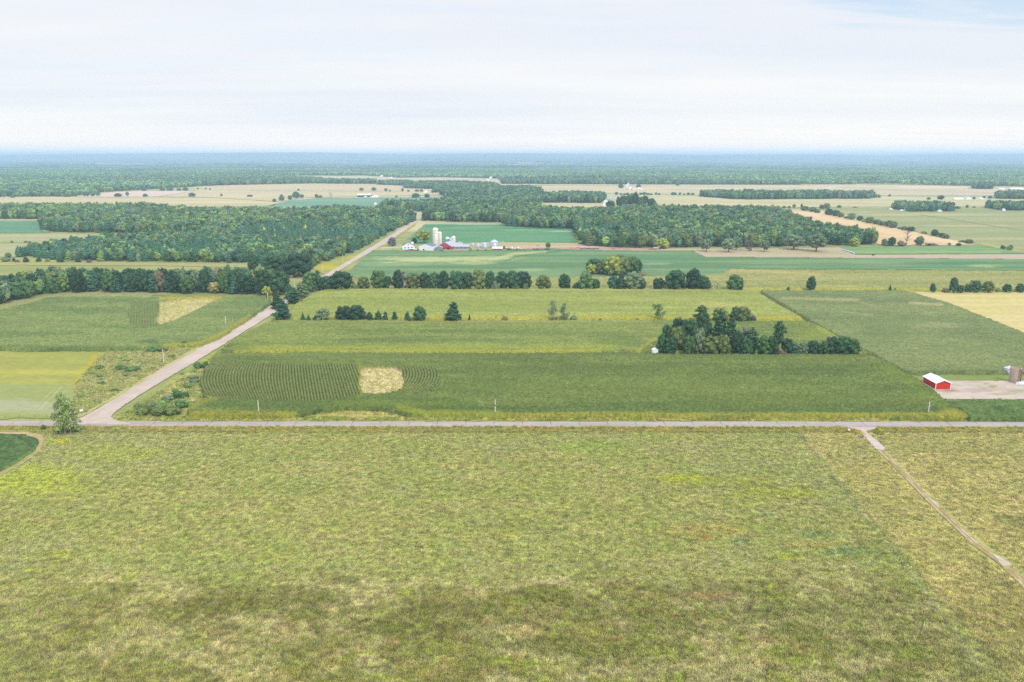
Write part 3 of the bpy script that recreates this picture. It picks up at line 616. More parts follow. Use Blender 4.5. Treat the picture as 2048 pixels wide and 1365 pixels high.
field('path', [(1692, 853.5), (1752, 853.5), (1748, 858), (1733, 862), (1740, 870), (1752, 880), (1772, 897), (1766, 902), (1752, 899), (1742, 889), (1730, 874), (1718, 868), (1704, 860)], 0.42, S(212, 196, 182), S(220, 206, 194), 10, 5, [('l', [(1700, 856), (1716, 866)], 3, S(190, 178, 140), .6)], dx=0.3, dy=0.4, wobble=0.3, seed=62, mat=M_GRAVEL)
trk = [(1760, 900), (1800, 940), (1850, 992), (1900, 1040), (1950, 1086), (2010, 1130), (2060, 1180), (2300, 1400)]
for k, (off, w, c, z) in enumerate(((0.0, 6.5, S(190, 170, 122), .36), (-3.1, 2.3, S(222, 204, 172), .40), (3.1, 2.3, S(218, 198, 166), .44))):
    up = [(a + off - w * (1 + i * .12), b) for i, (a, b) in enumerate(trk)]
    dn = [(a + off + w * (1 + i * .12), b) for i, (a, b) in enumerate(trk)]
    field('path', up + dn[::-1], z, c, S(178, 162, 104), 6, 5, [], dx=0.25, dy=0.35, wobble=0.28, seed=63 + k, mat=M_GRAVEL)
field('path', [(1862, 1001), (1868, 1001), (1882, 1011), (1880, 1014), (1870, 1008)], 0.47, S(222, 204, 194), S(210, 190, 170), 3, 2, [], dx=0.25, dy=0.3, wobble=0.3, seed=66, mat=M_GRAVEL)
field('path', [(1983, 1108), (1994, 1112), (2006, 1118), (2012, 1122), (2024, 1128), (2022, 1133), (2008, 1132), (2000, 1127), (1994, 1119)], 0.47, S(226, 208, 198), S(206, 190, 160), 3, 2, [], dx=0.2, dy=0.25, wobble=0.4, seed=67, mat=M_GRAVEL)
# bean field in the lower left corner with its worn headland
field('field', [(-240, 862), (0, 863), (55, 863), (84, 869), (93, 880), (88, 893), (60, 918), (30, 938), (0, 955), (-240, 1040)], 0.36, S(206, 184, 140), S(192, 178, 122), 12, 6, [('l', [(70, 905), (0, 950)], 3, S(150, 160, 80), .6)], dx=0.4, dy=0.5, wobble=0.8, seed=70, mat=M_GROUND)
field('bean_crop', [(-240, 866), (0, 866.5), (48, 868), (72, 876), (78, 885), (66, 900), (30, 925), (0, 942), (-240, 1020)], 0.85, S(78, 106, 58), S(100, 126, 68), 2, 1.2, [('l', [(0, 945), (60, 905), (78, 888)], 3, S(130, 160, 70), .5)], dx=0.35, dy=0.45, crop=True, rough=0.14, wobble=0.6, seed=71,
      kind='stuff', label='rounded corner of a dark green bean field at the left edge below the road', cat='bean crop')
# transverse cracks in the road, sealed dark
def cracks():
    vs, fs = [], []
    y0, y1 = P(1024, 848.5, .3).y, P(1024, 843.9, .3).y
    for k in range(-26, 27):
        x = P(988, 848, .3).x + k * 11.95
        rr = random.Random(k + 77)
        for (a, b, w) in ((y0 + 1.2, y1, 0.26), (y0 - 2.2, y0 + 1.2, 0.12)):
            n = 5; base = len(vs)
            for i in range(n + 1):
                t = i / n; yy = a + (b - a) * t; jx = rr.uniform(-.07, .07)
                vs += [(x + jx - w / 2, yy, .318), (x + jx + w / 2, yy, .318)]
            for i in range(n): fs.append((base + 2 * i, base + 2 * i + 1, base + 2 * i + 3, base + 2 * i + 2))
    me = mesh_np('road_crack_sealant', vs, fs, plain('tar', S(96, 90, 92)))
    tag(link(bpy.data.objects.new('road_crack_sealant', me)), kind='structure')
cracks()

# ------------------------------------------------------------------ trees: unit-size prototypes (height 1, width 1)
def ico(sub=1):
    t = (1 + 5 ** .5) / 2
    v = [(-1, t, 0), (1, t, 0), (-1, -t, 0), (1, -t, 0), (0, -1, t), (0, 1, t), (0, -1, -t), (0, 1, -t), (t, 0, -1), (t, 0, 1), (-t, 0, -1), (-t, 0, 1)]
    f = [(0, 11, 5), (0, 5, 1), (0, 1, 7), (0, 7, 10), (0, 10, 11), (1, 5, 9), (5, 11, 4), (11, 10, 2), (10, 7, 6), (7, 1, 8), (3, 9, 4), (3, 4, 2), (3, 2, 6), (3, 6, 8), (3, 8, 9), (4, 9, 5), (2, 4, 11), (6, 2, 10), (8, 6, 7), (9, 8, 1)]
    v = [np.array(p) / np.linalg.norm(p) for p in v]
    for _ in range(sub):
        nf = []; mid = {}
        def m(a, b):
            k = (min(a, b), max(a, b))
            if k not in mid:
                p = v[a] + v[b]; v.append(p / np.linalg.norm(p)); mid[k] = len(v) - 1
            return mid[k]
        for a, b, c in f:
            ab, bc, ca = m(a, b), m(b, c), m(c, a)
            nf += [(a, ab, ca), (b, bc, ab), (c, ca, bc), (ab, bc, ca)]
        f = nf
    return np.array(v), np.array(f)
ICO0, ICO1 = ico(0), ico(1)
def crown_geo(blobs, n_each, size, rng, core=0.8, sub=1, jitter=0.75, floor=0.02, core_n=0.1):
    """blobs: (cx,cy,cz, rx,ry,rz). Leaf sprays scattered over the outside of every clump, with a dark dense core inside."""
    B = np.array(blobs, float)
    vs, fs, off = [], [], 0
    for i, b in enumerate(B):
        n = max(6, int(n_each * (b[3] * b[5]) / np.mean(B[:, 3] * B[:, 5])))
        d = rng.normal(size=(n, 3)); d /= np.linalg.norm(d, axis=1)[:, None]
        d[:, 2] = np.where(rng.random(n) < 0.35, np.abs(d[:, 2]), d[:, 2])
        p = b[:3] + d * b[3:6] * rng.uniform(0.80, 1.13, n)[:, None]
        keep = p[:, 2] > floor
        for j, c in enumerate(B):
            if j != i: keep &= (((p - c[:3]) / c[3:6]) ** 2).sum(1) > 0.62
        p, d = p[keep], d[keep]
        nn = d / b[3:6]; nn /= np.linalg.norm(nn, axis=1)[:, None]
        nn = nn + rng.normal(size=nn.shape) * jitter * 0.6; nn /= np.linalg.norm(nn, axis=1)[:, None]
        t = np.cross(nn, rng.normal(size=nn.shape)); t /= np.linalg.norm(t, axis=1)[:, None] + 1e-9
        u = np.cross(nn, t)
        s = (size * rng.uniform(0.6, 1.35, len(p)))[:, None]
        q = np.stack([p - t * s, p - u * s * .62, p + t * s, p + u * s * .62], 1).reshape(-1, 3)
        m = len(p)
        vs.append(q); fs.append(np.arange(4 * m).reshape(m, 4) + off); off += 4 * m
    cv, cf = ICO1 if sub else ICO0
    for b in B:
        k = core * (1 + core_n * rng.normal(size=(len(cv), 1)))
        q = b[:3] + cv * b[3:6] * k
        q[:, 2] = np.maximum(q[:, 2], floor * .5)
        f4 = np.concatenate([cf, cf[:, 2:3]], 1)
        vs.append(q); fs.append(f4 + off); off += len(q)
    return np.concatenate(vs), np.concatenate(fs)
def quads_mesh(name, v, f, mat):
    me = bpy.data.meshes.new(name)
    F_ = [tuple(r[:3]) if r[2] == r[3] else tuple(r) for r in f.tolist()]
    me.from_pydata(v.tolist(), [], F_); me.materials.append(mat); me.update()
    return me
def tube(vs, fs, pts, rad, n=6):
    """tapered tube through pts; appended to lists"""
    base = len(vs)
    pts = [Vector(p) for p in pts]
    for i, p in enumerate(pts):
        d = (pts[min(i + 1, len(pts) - 1)] - pts[max(i - 1, 0)]).normalized()
        a = d.orthogonal().normalized(); b = d.cross(a)
        for k in range(n):
            w = 2 * math.pi * k / n
            vs.append(tuple(p + (a * math.cos(w) + b * math.sin(w)) * rad[i]))
    for i in range(len(pts) - 1):
        for k in range(n):
            a0, a1 = base + i * n + k, base + i * n + (k + 1) % n
            fs.append((a0, a1, a1 + n, a0 + n))
    fs.append(tuple(base + k for k in range(n))[::-1]); fs.append(tuple(base + (len(pts) - 1) * n + k for k in range(n)))
def trunk_mesh(name, mat, h, r, limbs, rng, lean=(0, 0), bottom=-0.02):
    vs, fs = [], []
    top = (lean[0], lean[1], h)
    mid = (lean[0] * .45 + rng.uniform(-.01, .01), lean[1] * .45, h * .5)
    tube(vs, fs, [(0, 0, bottom), (0, 0, 0.03), mid, top], [r * 1.5, r, r * .75, r * .3], 7)
    for (z0, ang, ln, up) in limbs:
        t = z0 / h; s = (lean[0] * t, lean[1] * t, z0)
        dx, dy = math.cos(ang) * ln, math.sin(ang) * ln
        tube(vs, fs, [s, (s[0] + dx * .5, s[1] + dy * .5, z0 + up * .55), (s[0] + dx, s[1] + dy, z0 + up)], [r * .5, r * .32, r * .08], 5)
    me = bpy.data.meshes.new(name); me.from_pydata(vs, [], fs); me.materials.append(mat); me.update()
    return me
BARK = plain('bark', S(120, 112, 98), noise=.3, scale=6)
PALEBARK = plain('pale_bark', S(218, 212, 200), noise=.25, scale=8)
DEADBARK = plain('dead_bark', S(168, 158, 152), noise=.2, scale=6)
def limbs_for(rng, n, z0, z1, ln, up):
    return [(rng.uniform(z0, z1), rng.uniform(0, 6.28), rng.uniform(.6, 1) * ln, rng.uniform(.6, 1) * up) for _ in range(n)]
def broad_blobs(rng, n=18, low=0.05, rx=0.5, shape=1.0, br=0.17):
    """a broadleaf crown between heights low..1: clumps on the shell of an egg, plus a filling"""
    cz, rz = (low + 1) / 2, (1 - low) / 2
    bl = [(0, 0, cz, rx * .62, rx * .62, rz * .72)]
    for i in range(n):
        zf = -0.95 + 1.93 * (i + rng.uniform(.1, .9)) / n
        ang = i * 2.399 + rng.uniform(-.4, .4)
        rr = math.sqrt(max(0, 1 - abs(zf) ** (2.2 if zf < 0 else 2.0) * (0.75 if zf < 0 else 1)))
        b = br * rng.uniform(.75, 1.25)
        R = (rx - b * .75) * rr * rng.uniform(.8, 1.05) * (shape if zf > 0 else 1)
        bl.append((math.cos(ang) * R, math.sin(ang) * R, cz + zf * (rz - b * .55), b, b, b * rng.uniform(.7, .95)))
    return bl
def pine_blobs(rng, n=16, low=0.12, open_=0.0):
    bl = []
    for i in range(n):
        t = (i + rng.uniform(0, .5)) / n
        zc = low + (0.97 - low) * t
        R = (0.5 * (1 - t) ** .62 + .05) * rng.uniform(.75, 1.05)
        k = 3 if t < .75 else 2
        a0 = rng.uniform(0, 6.28)
        for j in range(k):
            if rng.random() < open_: continue
            a = a0 + j * 6.28 / k + rng.uniform(-.4, .4)
            L = R * rng.uniform(.75, 1.1)
            bl.append((math.cos(a) * L * .55, math.sin(a) * L * .55, zc + L * .08, max(L * .5, .05), max(L * .5, .05), 0.035 + .025 * (1 - t)))
    if not open_: bl.append((0, 0, .45, .2, .2, .34))
    return bl
PROTO = {}
def make_proto(kind, var, rng):
    k = kind
    bark = BARK
    core = .8
    if k == 'broad':
        bl = broad_blobs(rng, 20, .03, .5, rng.uniform(.85, 1), .165); n, sz = 95, .034; tr = (.5, .03, limbs_for(rng, 3, .2, .4, .2, .2))
    elif k == 'park':
        bl = broad_blobs(rng, 16, .2, .5, .95, .16); n, sz = 85, .036; tr = (.6, .035, limbs_for(rng, 5, .2, .4, .3, .2))
    elif k == 'tall':
        bl = broad_blobs(rng, 24, .02, .48, .8, .15); n, sz = 75, .034; tr = (.6, .03, limbs_for(rng, 3, .3, .5, .2, .2))
    elif k == 'pine':
        bl = pine_blobs(rng, 12, .06); n, sz = 46, .036; tr = (.97, .025, limbs_for(rng, 5, .3, .8, .25, .04))
    elif k == 'openpine':
        bl = pine_blobs(rng, 8, .30, .18); n, sz = 42, .040; tr = (.97, .028, limbs_for(rng, 14, .3, .9, .32, .05)); core = .7
    elif k == 'spruce':
        bl = [(0, 0, .04 + .92 * t, .46 * (1 - t) + .04, .46 * (1 - t) + .04, .085) for t in np.linspace(0, .97, 11)]; n, sz = 60, .042; tr = (.9, .03, [])
    elif k == 'birch':
        bl = []
        for i in range(30):
            t = rng.uniform(.12, .98); a = rng.uniform(0, 6.28); R = .36 * math.sqrt(max(.05, 1 - abs(t - .42) / .62)) * rng.uniform(.3, 1.05)
            b = rng.uniform(.09, .15); bl.append((math.cos(a) * R, math.sin(a) * R, t, b, b, b * .7))
        n, sz = 66, .026; bark = PALEBARK; tr = (.92, .026, limbs_for(rng, 9, .25, .8, .3, .18)); core = .3
    elif k == 'leaning':
        bl = []
        for i in range(20):
            a = rng.uniform(0, 6.28); R = rng.uniform(.1, .4); zz = rng.uniform(.35, .95); b = rng.uniform(.09, .14)
            bl.append((.12 + math.cos(a) * R, math.sin(a) * R, zz, b, b, b * .8))
        n, sz = 70, .032; bark = PALEBARK; tr = (.85, .03, [(.35, .2, .4, .3), (.4, 2.9, .3, .35), (.5, 1, .25, .3), (.45, 0, .5, .1)]); core = .4
    elif k == 'shrub':
        bl = []
        for i in range(11):
            a = rng.uniform(0, 6.28); R = rng.uniform(0, .36); b = rng.uniform(.14, .22)
            bl.append((math.cos(a) * R, math.sin(a) * R, .12 + .62 * rng.random() * (1 - R), b, b, b * 1.25))
        bl.append((0, 0, .3, .38, .38, .42)); n, sz = 60, .04; tr = (.25, .03, limbs_for(rng, 3, .05, .15, .15, .2))
    elif k == 'bare':
        bl = None; bark = DEADBARK
        tr = (.95, .03, limbs_for(rng, 26, .2, .85, .4, .25))
    elif k == 'halfdead':
        bl = broad_blobs(rng, 12, .03, .46, .6, .12)[1:]; n, sz = 50, .032; bark = DEADBARK; core = .6
        bl = [b for b in bl if b[2] < .72 or rng.random() < .3]; tr = (.98, .03, limbs_for(rng, 22, .4, .9, .4, .2))
    elif k == 'aspen':
        bl = [(0, 0, .5, .2, .2, .4)]
        for i in range(16):
            t = (i + .5) / 16; a = i * 2.4; R = .27 * math.sin(math.pi * (.12 + .8 * t)) ** .6
            b = rng.uniform(.12, .18); bl.append((math.cos(a) * R, math.sin(a) * R, .05 + .88 * t, b * 1.2, b * 1.2, b * .6))
        n, sz = 70, .032; bark = PALEBARK; tr = (.9, .02, [])
    crown = None
    if bl is not None:
        v, f = crown_geo(bl, n, sz, rng, core=core)
        v[:, 0] *= 1; crown = quads_mesh('crown', v, f, M_LEAF)
    h, r, lb = tr
    lean = (.12, 0) if k == 'leaning' else (0, 0)
    trunk = trunk_mesh('trunk', bark, h, r, lb, rng, lean)
    return crown, trunk
KVAR = dict(broad=5, park=3, tall=4, pine=3, openpine=2, spruce=2, birch=3, leaning=1, shrub=4, bare=2, halfdead=2, aspen=2)
for k, nv in KVAR.items():
    PROTO[k] = [make_proto(k, i, np.random.default_rng(100 + i + 13 * len(k) + ord(k[0]))) for i in range(nv)]
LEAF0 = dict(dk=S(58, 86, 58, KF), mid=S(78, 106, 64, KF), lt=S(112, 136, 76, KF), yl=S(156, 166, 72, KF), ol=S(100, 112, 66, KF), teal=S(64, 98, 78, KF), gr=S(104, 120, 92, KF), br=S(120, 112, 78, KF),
            go=S(150, 142, 84, KF), pu=S(110, 102, 104, KF), de=S(48, 72, 54, KF), bl=S(84, 112, 92, KF))  # bl carries a bluish distance haze in the leaf colour, mostly for far trees
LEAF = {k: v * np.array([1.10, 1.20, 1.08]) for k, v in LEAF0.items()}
for k_ in ('yl', 'go', 'br', 'pu'): LEAF[k_] = LEAF0[k_] * np.array([.9, .95, 1.1])
WORD = dict(dk='dark green', mid='green', lt='light green', yl='yellow green', ol='olive', teal='bluish green', gr='grey green', br='brownish', go='golden yellow', pu='purplish grey', de='very dark green', bl='blue green')
KWORD = dict(broad='broadleaf tree', park='spreading tree', tall='tall oval tree', pine='pine', openpine='open-limbed pine', spruce='pointed spruce', birch='birch', leaning='leaning birch', shrub='bush', bare='bare dead tree', halfdead='half-dead tree', aspen='slim poplar')
NAME = dict(broad='broadleaf_tree', park='broadleaf_tree', tall='broadleaf_tree', pine='pine_tree', openpine='pine_tree', spruce='spruce_tree', birch='birch_tree', leaning='birch_tree', shrub='shrub', bare='dead_tree', halfdead='broadleaf_tree', aspen='poplar_tree')
rnd = random.Random(4)
NTREE = [0]
def plant(kind, pos, h, w, col, label, group=None, var=None, rz=None, small=False):
    """one tree or shrub as a thing: an empty at its foot with trunk and crown; those a few pixels high are one mesh each"""
    v = PROTO[kind][(var if var is not None else rnd.randrange(99)) % len(PROTO[kind])]
    rz = rnd.uniform(0, 6.28) if rz is None else rz
    c = LEAF[col] if isinstance(col, str) else col
    j = rnd.uniform(.9, 1.1)
    rgba = (*[float(x * j) for x in c], 1)
    cat = 'shrub' if kind == 'shrub' else 'tree'
    if cat == 'tree': NTREE[0] += 1
    if small and v[0] is not None:
        o = bpy.data.objects.new(NAME[kind], v[0]); link(o)
        o.location = pos; o.rotation_euler = (0, 0, rz); o.scale = (w, w, h); o.color = rgba
        return tag(o, label, cat, group)
    e = empty(NAME[kind], pos, rz); e.scale = (w, w, h)
    if v[0] is not None:
        o = bpy.data.objects.new('crown', v[0]); link(o, e); o.color = rgba
    link(bpy.data.objects.new('trunk', v[1]), e)
    return tag(e, label, cat, group)
ORD = ['zeroth', 'first', 'second', 'third', 'fourth', 'fifth', 'sixth', 'seventh', 'eighth', 'ninth', 'tenth', 'eleventh', 'twelfth', 'thirteenth', 'fourteenth', 'fifteenth', 'sixteenth', 'seventeenth', 'eighteenth', 'nineteenth', 'twentieth',
       '21st', '22nd', '23rd', '24th', '25th', '26th', '27th', '28th', '29th', '30th', '31st', '32nd', '33rd', '34th', '35th', '36th', '37th', '38th', '39th', '40th', '41st', '42nd', '43rd', '44th', '45th']
def row(items, where, group, zc=0.0, small=False):
    """items: (kind, px, py, h_px, w_px, colour[, own label]) of one row; zc = height of the standing crop that hides the foot.
    Without a label of its own each gets its look and its place counted from the left."""
    items = sorted(items, key=lambda t: t[1])
    cnt = {}
    for it in items:
        kind, px, py, h, w, col = it[:6]
        p = P(px, py, zc); m = mpp(p); p.z = 0.0
        H = h * m + zc + .3; Wd = w * m
        key = 'bush' if kind == 'shrub' else 'tree'
        cnt[key] = cnt.get(key, 0) + 1
        lab = it[6] if len(it) > 6 else '%s %s, %s %s from left %s' % (WORD[col], KWORD[kind], ORD[cnt[key]], key, where)
        kk = kind
        plant(kk, p, H, Wd * 1.06, col, lab, group, small=small)

# hedgerow behind the lime green strip
row([('broad', 655, 577, 24, 26, 'dk'), ('broad', 683, 576, 32, 50, 'dk', 'wide dark broadleaf tree at the gravel road end of the hedgerow'), ('shrub', 708, 577, 17, 16, 'ol'),
     ('broad', 727, 576, 22, 26, 'ol'), ('broad', 757, 576, 34, 34, 'mid'), ('broad', 776, 577, 24, 20, 'dk'), ('shrub', 781, 578, 13, 11, 'go', 'small golden bush at the foot of the hedgerow'), ('tall', 796, 577, 37, 24, 'de'),
     ('halfdead', 806, 576, 33, 26, 'pu', 'grey half-dead tree with bare upper limbs in the hedgerow'), ('broad', 826, 577, 30, 32, 'ol'), ('broad', 850, 577, 31, 28, 'dk'), ('tall', 868, 577, 33, 24, 'mid'), ('broad', 886, 577, 34, 28, 'de'),
     ('broad', 913, 577, 35, 32, 'dk'), ('broad', 935, 577, 33, 26, 'dk'), ('broad', 958, 577, 37, 32, 'ol'), ('tall', 980, 577, 34, 24, 'dk'), ('shrub', 992, 578, 22, 20, 'gr'), ('broad', 1004, 577, 33, 28, 'dk'), ('broad', 1026, 577, 35, 32, 'dk'), ('broad', 1047, 576, 32, 34, 'de'),
     ('shrub', 1033, 578, 13, 14, 'ol'), ('shrub', 1050, 578, 15, 16, 'mid'), ('broad', 1087, 576, 25, 32, 'ol', 'olive broadleaf tree alone just right of the long unbroken hedgerow'), ('tall', 1129, 576, 28, 28, 'dk', 'rounded dark green tree left of the low tapering clump in the hedgerow'),
     ('shrub', 1153, 577, 15, 22, 'de'), ('broad', 1172, 577, 30, 34, 'mid'), ('broad', 1190, 577, 19, 22, 'dk'), ('broad', 1226, 576, 24, 22, 'teal'), ('pine', 1242, 577, 36, 26, 'dk', 'upright dark tree leading the clump in front of the yellow copse'), ('broad', 1268, 577, 33, 38, 'gr'), ('broad', 1282, 577, 20, 20, 'de'),
     ('broad', 1317, 577, 21, 26, 'dk'), ('shrub', 1334, 578, 12, 14, 'lt'), ('broad', 1352, 578, 37, 44, 'dk'), ('tall', 1386, 578, 41, 34, 'de', 'tallest very dark tree of the double clump at the hedgerow right part'), ('broad', 1405, 578, 26, 34, 'dk'),
     ('bare', 1435, 578, 13, 22, 'pu', 'small bare grey shrub-like tree before the last big hedgerow tree'), ('broad', 1468, 578, 28, 32, 'mid'), ('broad', 1478, 578, 22, 18, 'dk')],
    'in hedgerow behind lime strip', 'trees of the hedgerow behind the lime green maize', zc=2.0)
# row of lone trees between the two strips
row([('spruce', 606, 637, 12, 12, 'teal'), ('spruce', 617, 638, 9, 11, 'teal'), ('broad', 646, 638, 20, 30, 'gr'), ('shrub', 630, 638, 7, 11, 'dk'), ('broad', 688, 639, 27, 34, 'de'), ('broad', 714, 639, 28, 36, 'de'), ('pine', 739, 638, 14, 20, 'dk'), ('pine', 757, 638, 17, 19, 'dk'), ('pine', 771, 638, 15, 17, 'teal'),
     ('pine', 789, 638, 15, 17, 'teal'), ('pine', 815, 638, 15, 16, 'teal'), ('broad', 839, 639, 26, 27, 'dk'), ('pine', 907, 640, 38, 42, 'dk', 'large full pine standing alone in the middle of the row'), ('spruce', 939, 639, 10, 8, 'dk'), ('spruce', 992, 638, 5, 6, 'dk'), ('shrub', 1009, 639, 9, 16, 'br'),
     ('birch', 1106, 639, 35, 26, 'gr', 'taller of the twin grey green birches in the lone row'), ('birch', 1128, 639, 31, 26, 'gr', 'shorter right-hand one of the twin grey green birches'), ('shrub', 1148, 639, 12, 18, 'gr'), ('shrub', 1201, 639, 3, 9, 'br'), ('shrub', 1275, 639, 4, 10, 'br'),
     ('leaning', 1320, 638, 30, 30, 'lt', 'white-stemmed birch leaning to the right left of the big grove'), ('shrub', 1360, 638, 7, 11, 'ol'), ('openpine', 1402, 642, 32, 36, 'dk', 'open-limbed pine standing out behind the top of the grove'), ('broad', 1440, 641, 25, 34, 'ol'),
     ('tall', 1469, 641, 28, 22, 'mid'), ('broad', 1486, 641, 27, 32, 'ol'), ('shrub', 1506, 641, 13, 14, 'pu')],
    'in row between maize strips', 'lone trees between the maize strips', zc=1.9)
# the big grove
row([('tall', 1323, 704, 34, 22, 'dk'), ('broad', 1338, 706, 31, 32, 'dk'), ('broad', 1352, 700, 46, 36, 'ol'), ('broad', 1334, 696, 46, 30, 'dk'), ('tall', 1378, 706, 35, 26, 'mid'), ('tall', 1398, 705, 50, 30, 'gr'), ('broad', 1376, 693, 56, 40, 'dk'), ('broad', 1356, 688, 52, 30, 'de'), ('broad', 1422, 706, 34, 38, 'ol'), ('broad', 1404, 688, 62, 36, 'dk'),
     ('pine', 1438, 690, 72, 50, 'dk', 'tallest pine at the crown of the big grove'), ('pine', 1460, 694, 62, 42, 'dk'), ('broad', 1446, 707, 38, 28, 'ol'), ('tall', 1474, 705, 44, 30, 'de'), ('halfdead', 1486, 700, 50, 36, 'gr', 'tree with bare grey limbs at the top, right part of the grove'), ('pine', 1502, 702, 50, 38, 'dk'), ('broad', 1492, 707, 30, 26, 'dk'), ('spruce', 1512, 707, 9, 10, 'lt'),
     ('broad', 1526, 706, 34, 30, 'mid'), ('broad', 1543, 706, 33, 26, 'dk'), ('shrub', 1563, 708, 13, 26, 'br', 'russet bush at the front foot of the tall flat-topped pine'), ('openpine', 1556, 704, 64, 36, 'dk', 'tall flat-topped pine rising above the right tail of the grove'), ('broad', 1575, 705, 28, 24, 'dk'), ('pine', 1589, 706, 21, 24, 'teal'), ('broad', 1606, 706, 20, 22, 'gr'),
     ('broad', 1626, 706, 24, 28, 'dk'), ('tall', 1648, 706, 24, 22, 'mid'), ('broad', 1656, 704, 30, 14, 'pu'), ('broad', 1668, 706, 32, 32, 'dk'), ('broad', 1688, 707, 33, 34, 'dk'), ('broad', 1706, 707, 29, 30, 'mid')],
    'in the big grove', 'trees of the big grove', zc=1.8)
# copse in the green field
row([('broad', 1189, 547, 29, 36, 'dk'), ('broad', 1184, 549, 20, 22, 'yl'), ('broad', 1207, 549, 30, 32, 'ol'), ('broad', 1226, 551, 38, 38, 'yl', 'yellow green tree in the heart of the round copse'), ('broad', 1245, 550, 36, 32, 'ol'), ('birch', 1221, 552, 33, 26, 'gr'), ('broad', 1262, 548, 34, 32, 'mid'), ('broad', 1272, 546, 27, 26, 'dk'), ('broad', 1240, 545, 36, 32, 'gr'),
     ('shrub', 1176, 551, 7, 20, 'br'), ('shrub', 1284, 551, 6, 22, 'br')], 'in the green field copse', 'trees of the copse in the green field')
# right part of that line
row([('shrub', 1577, 579, 6, 8, 'dk'), ('tall', 1622, 580, 27, 20, 'dk', 'oval dark tree alone behind the dark green maize field'), ('spruce', 1780, 580, 11, 8, 'dk'), ('shrub', 1790, 580, 5, 6, 'ol'), ('tall', 1865, 583, 16, 13, 'dk'), ('shrub', 1891, 583, 8, 18, 'br'), ('tall', 1906, 584, 29, 18, 'dk', 'tallest dark column of the trees behind the pale field'), ('broad', 1920, 584, 13, 16, 'dk'),
     ('broad', 1935, 583, 14, 14, 'dk'), ('birch', 1941, 583, 21, 14, 'gr'), ('broad', 1951, 583, 21, 22, 'dk'), ('broad', 1975, 583, 20, 24, 'ol'), ('shrub', 1995, 583, 8, 10, 'ol'), ('broad', 2014, 583, 14, 18, 'dk'), ('broad', 2040, 583, 15, 18, 'dk'), ('broad', 2075, 583, 18, 22, 'dk')],
    'behind dark and pale fields', 'trees behind the right fields', zc=1.0)
# along the gravel road at the left
row([('broad', 548, 545, 36, 42, 'dk'), ('broad', 598, 553, 46, 60, 'de', 'huge dark oak with a small white shed at its foot'), ('tall', 507, 545, 38, 22, 'dk'), ('broad', 578, 549, 30, 30, 'dk'), ('shrub', 635, 548, 9, 11, 'dk')], 'beside the huge oak', 'trees by the dark oak')
row([('broad', 528, 590, 50, 36, 'dk'), ('broad', 560, 590, 48, 42, 'dk'), ('broad', 543, 583, 44, 34, 'mid'), ('park', 534, 597, 24, 21, 'yl', 'small yellow green tree beside the utility pole at the road'), ('halfdead', 520, 591, 26, 18, 'pu')], 'at the woods road end', 'trees at the woods end')
row([('pine', 554, 619, 38, 28, 'dk', 'upper pine of the pair at the left edge of the gravel road'), ('pine', 566, 639, 42, 40, 'teal', 'large bushy pine at the road bend in front of the other pines'), ('pine', 580, 600, 32, 24, 'teal'), ('pine', 589, 607, 33, 34, 'dk', 'spreading pine on the right side of the gravel road gap'),
     ('aspen', 600, 595, 30, 16, 'gr'), ('aspen', 608, 597, 30, 20, 'gr'), ('aspen', 616, 590, 46, 24, 'mid'), ('aspen', 624, 585, 40, 22, 'mid'), ('broad', 633, 582, 36, 24, 'dk'), ('broad', 645, 579, 24, 24, 'dk')],
    'right of the gravel road', 'trees along the gravel road')
# birch group at the junction
g = 'birches beside the road junction'
for i, (px, py, h, w, lab) in enumerate([(122, 866, 62, 32, 'left stem of the birch clump at the road junction'), (131, 868, 80, 40, 'tallest birch of the clump at the road junction'), (142, 867, 66, 40, 'right birch of the clump at the road junction'), (153, 864, 36, 26, 'low leafy birch at the right foot of the junction clump')]):
    p = P(px, py); plant('birch', p, h * mpp(p) * 1.02, w * mpp(p) * 1.35, S(132, 152, 92, KF), lab, g, var=i)
p = P(87, 860); plant('shrub', p, 14 * mpp(p), 13 * mpp(p), 'mid', 'little bush just left of the junction birches, on the road verge')
# bushes on both verges of the gravel road
row([('shrub', 290, 829, 30, 42, 'ol'), ('shrub', 318, 832, 28, 40, 'ol'), ('shrub', 345, 831, 28, 38, 'ol'), ('shrub', 362, 818, 22, 30, 'mid'), ('shrub', 304, 815, 16, 22, 'gr'), ('shrub', 328, 822, 26, 30, 'lt'), ('shrub', 335, 803, 14, 26, 'gr'), ('shrub', 355, 797, 22, 28, 'mid'), ('shrub', 371, 797, 15, 22, 'mid'), ('shrub', 377, 777, 13, 22, 'ol'), ('shrub', 388, 766, 17, 26, 'gr'),
     ('shrub', 395, 738, 16, 19, 'mid'), ('shrub', 412, 738, 16, 20, 'mid'), ('shrub', 350, 785, 9, 16, 'lt'), ('shrub', 388, 744, 6, 12, 'lt'), ('shrub', 366, 749, 5, 14, 'lt'), ('shrub', 276, 818, 16, 18, 'gr')],
    'between gravel road and near maize', 'bushes right of the gravel road')
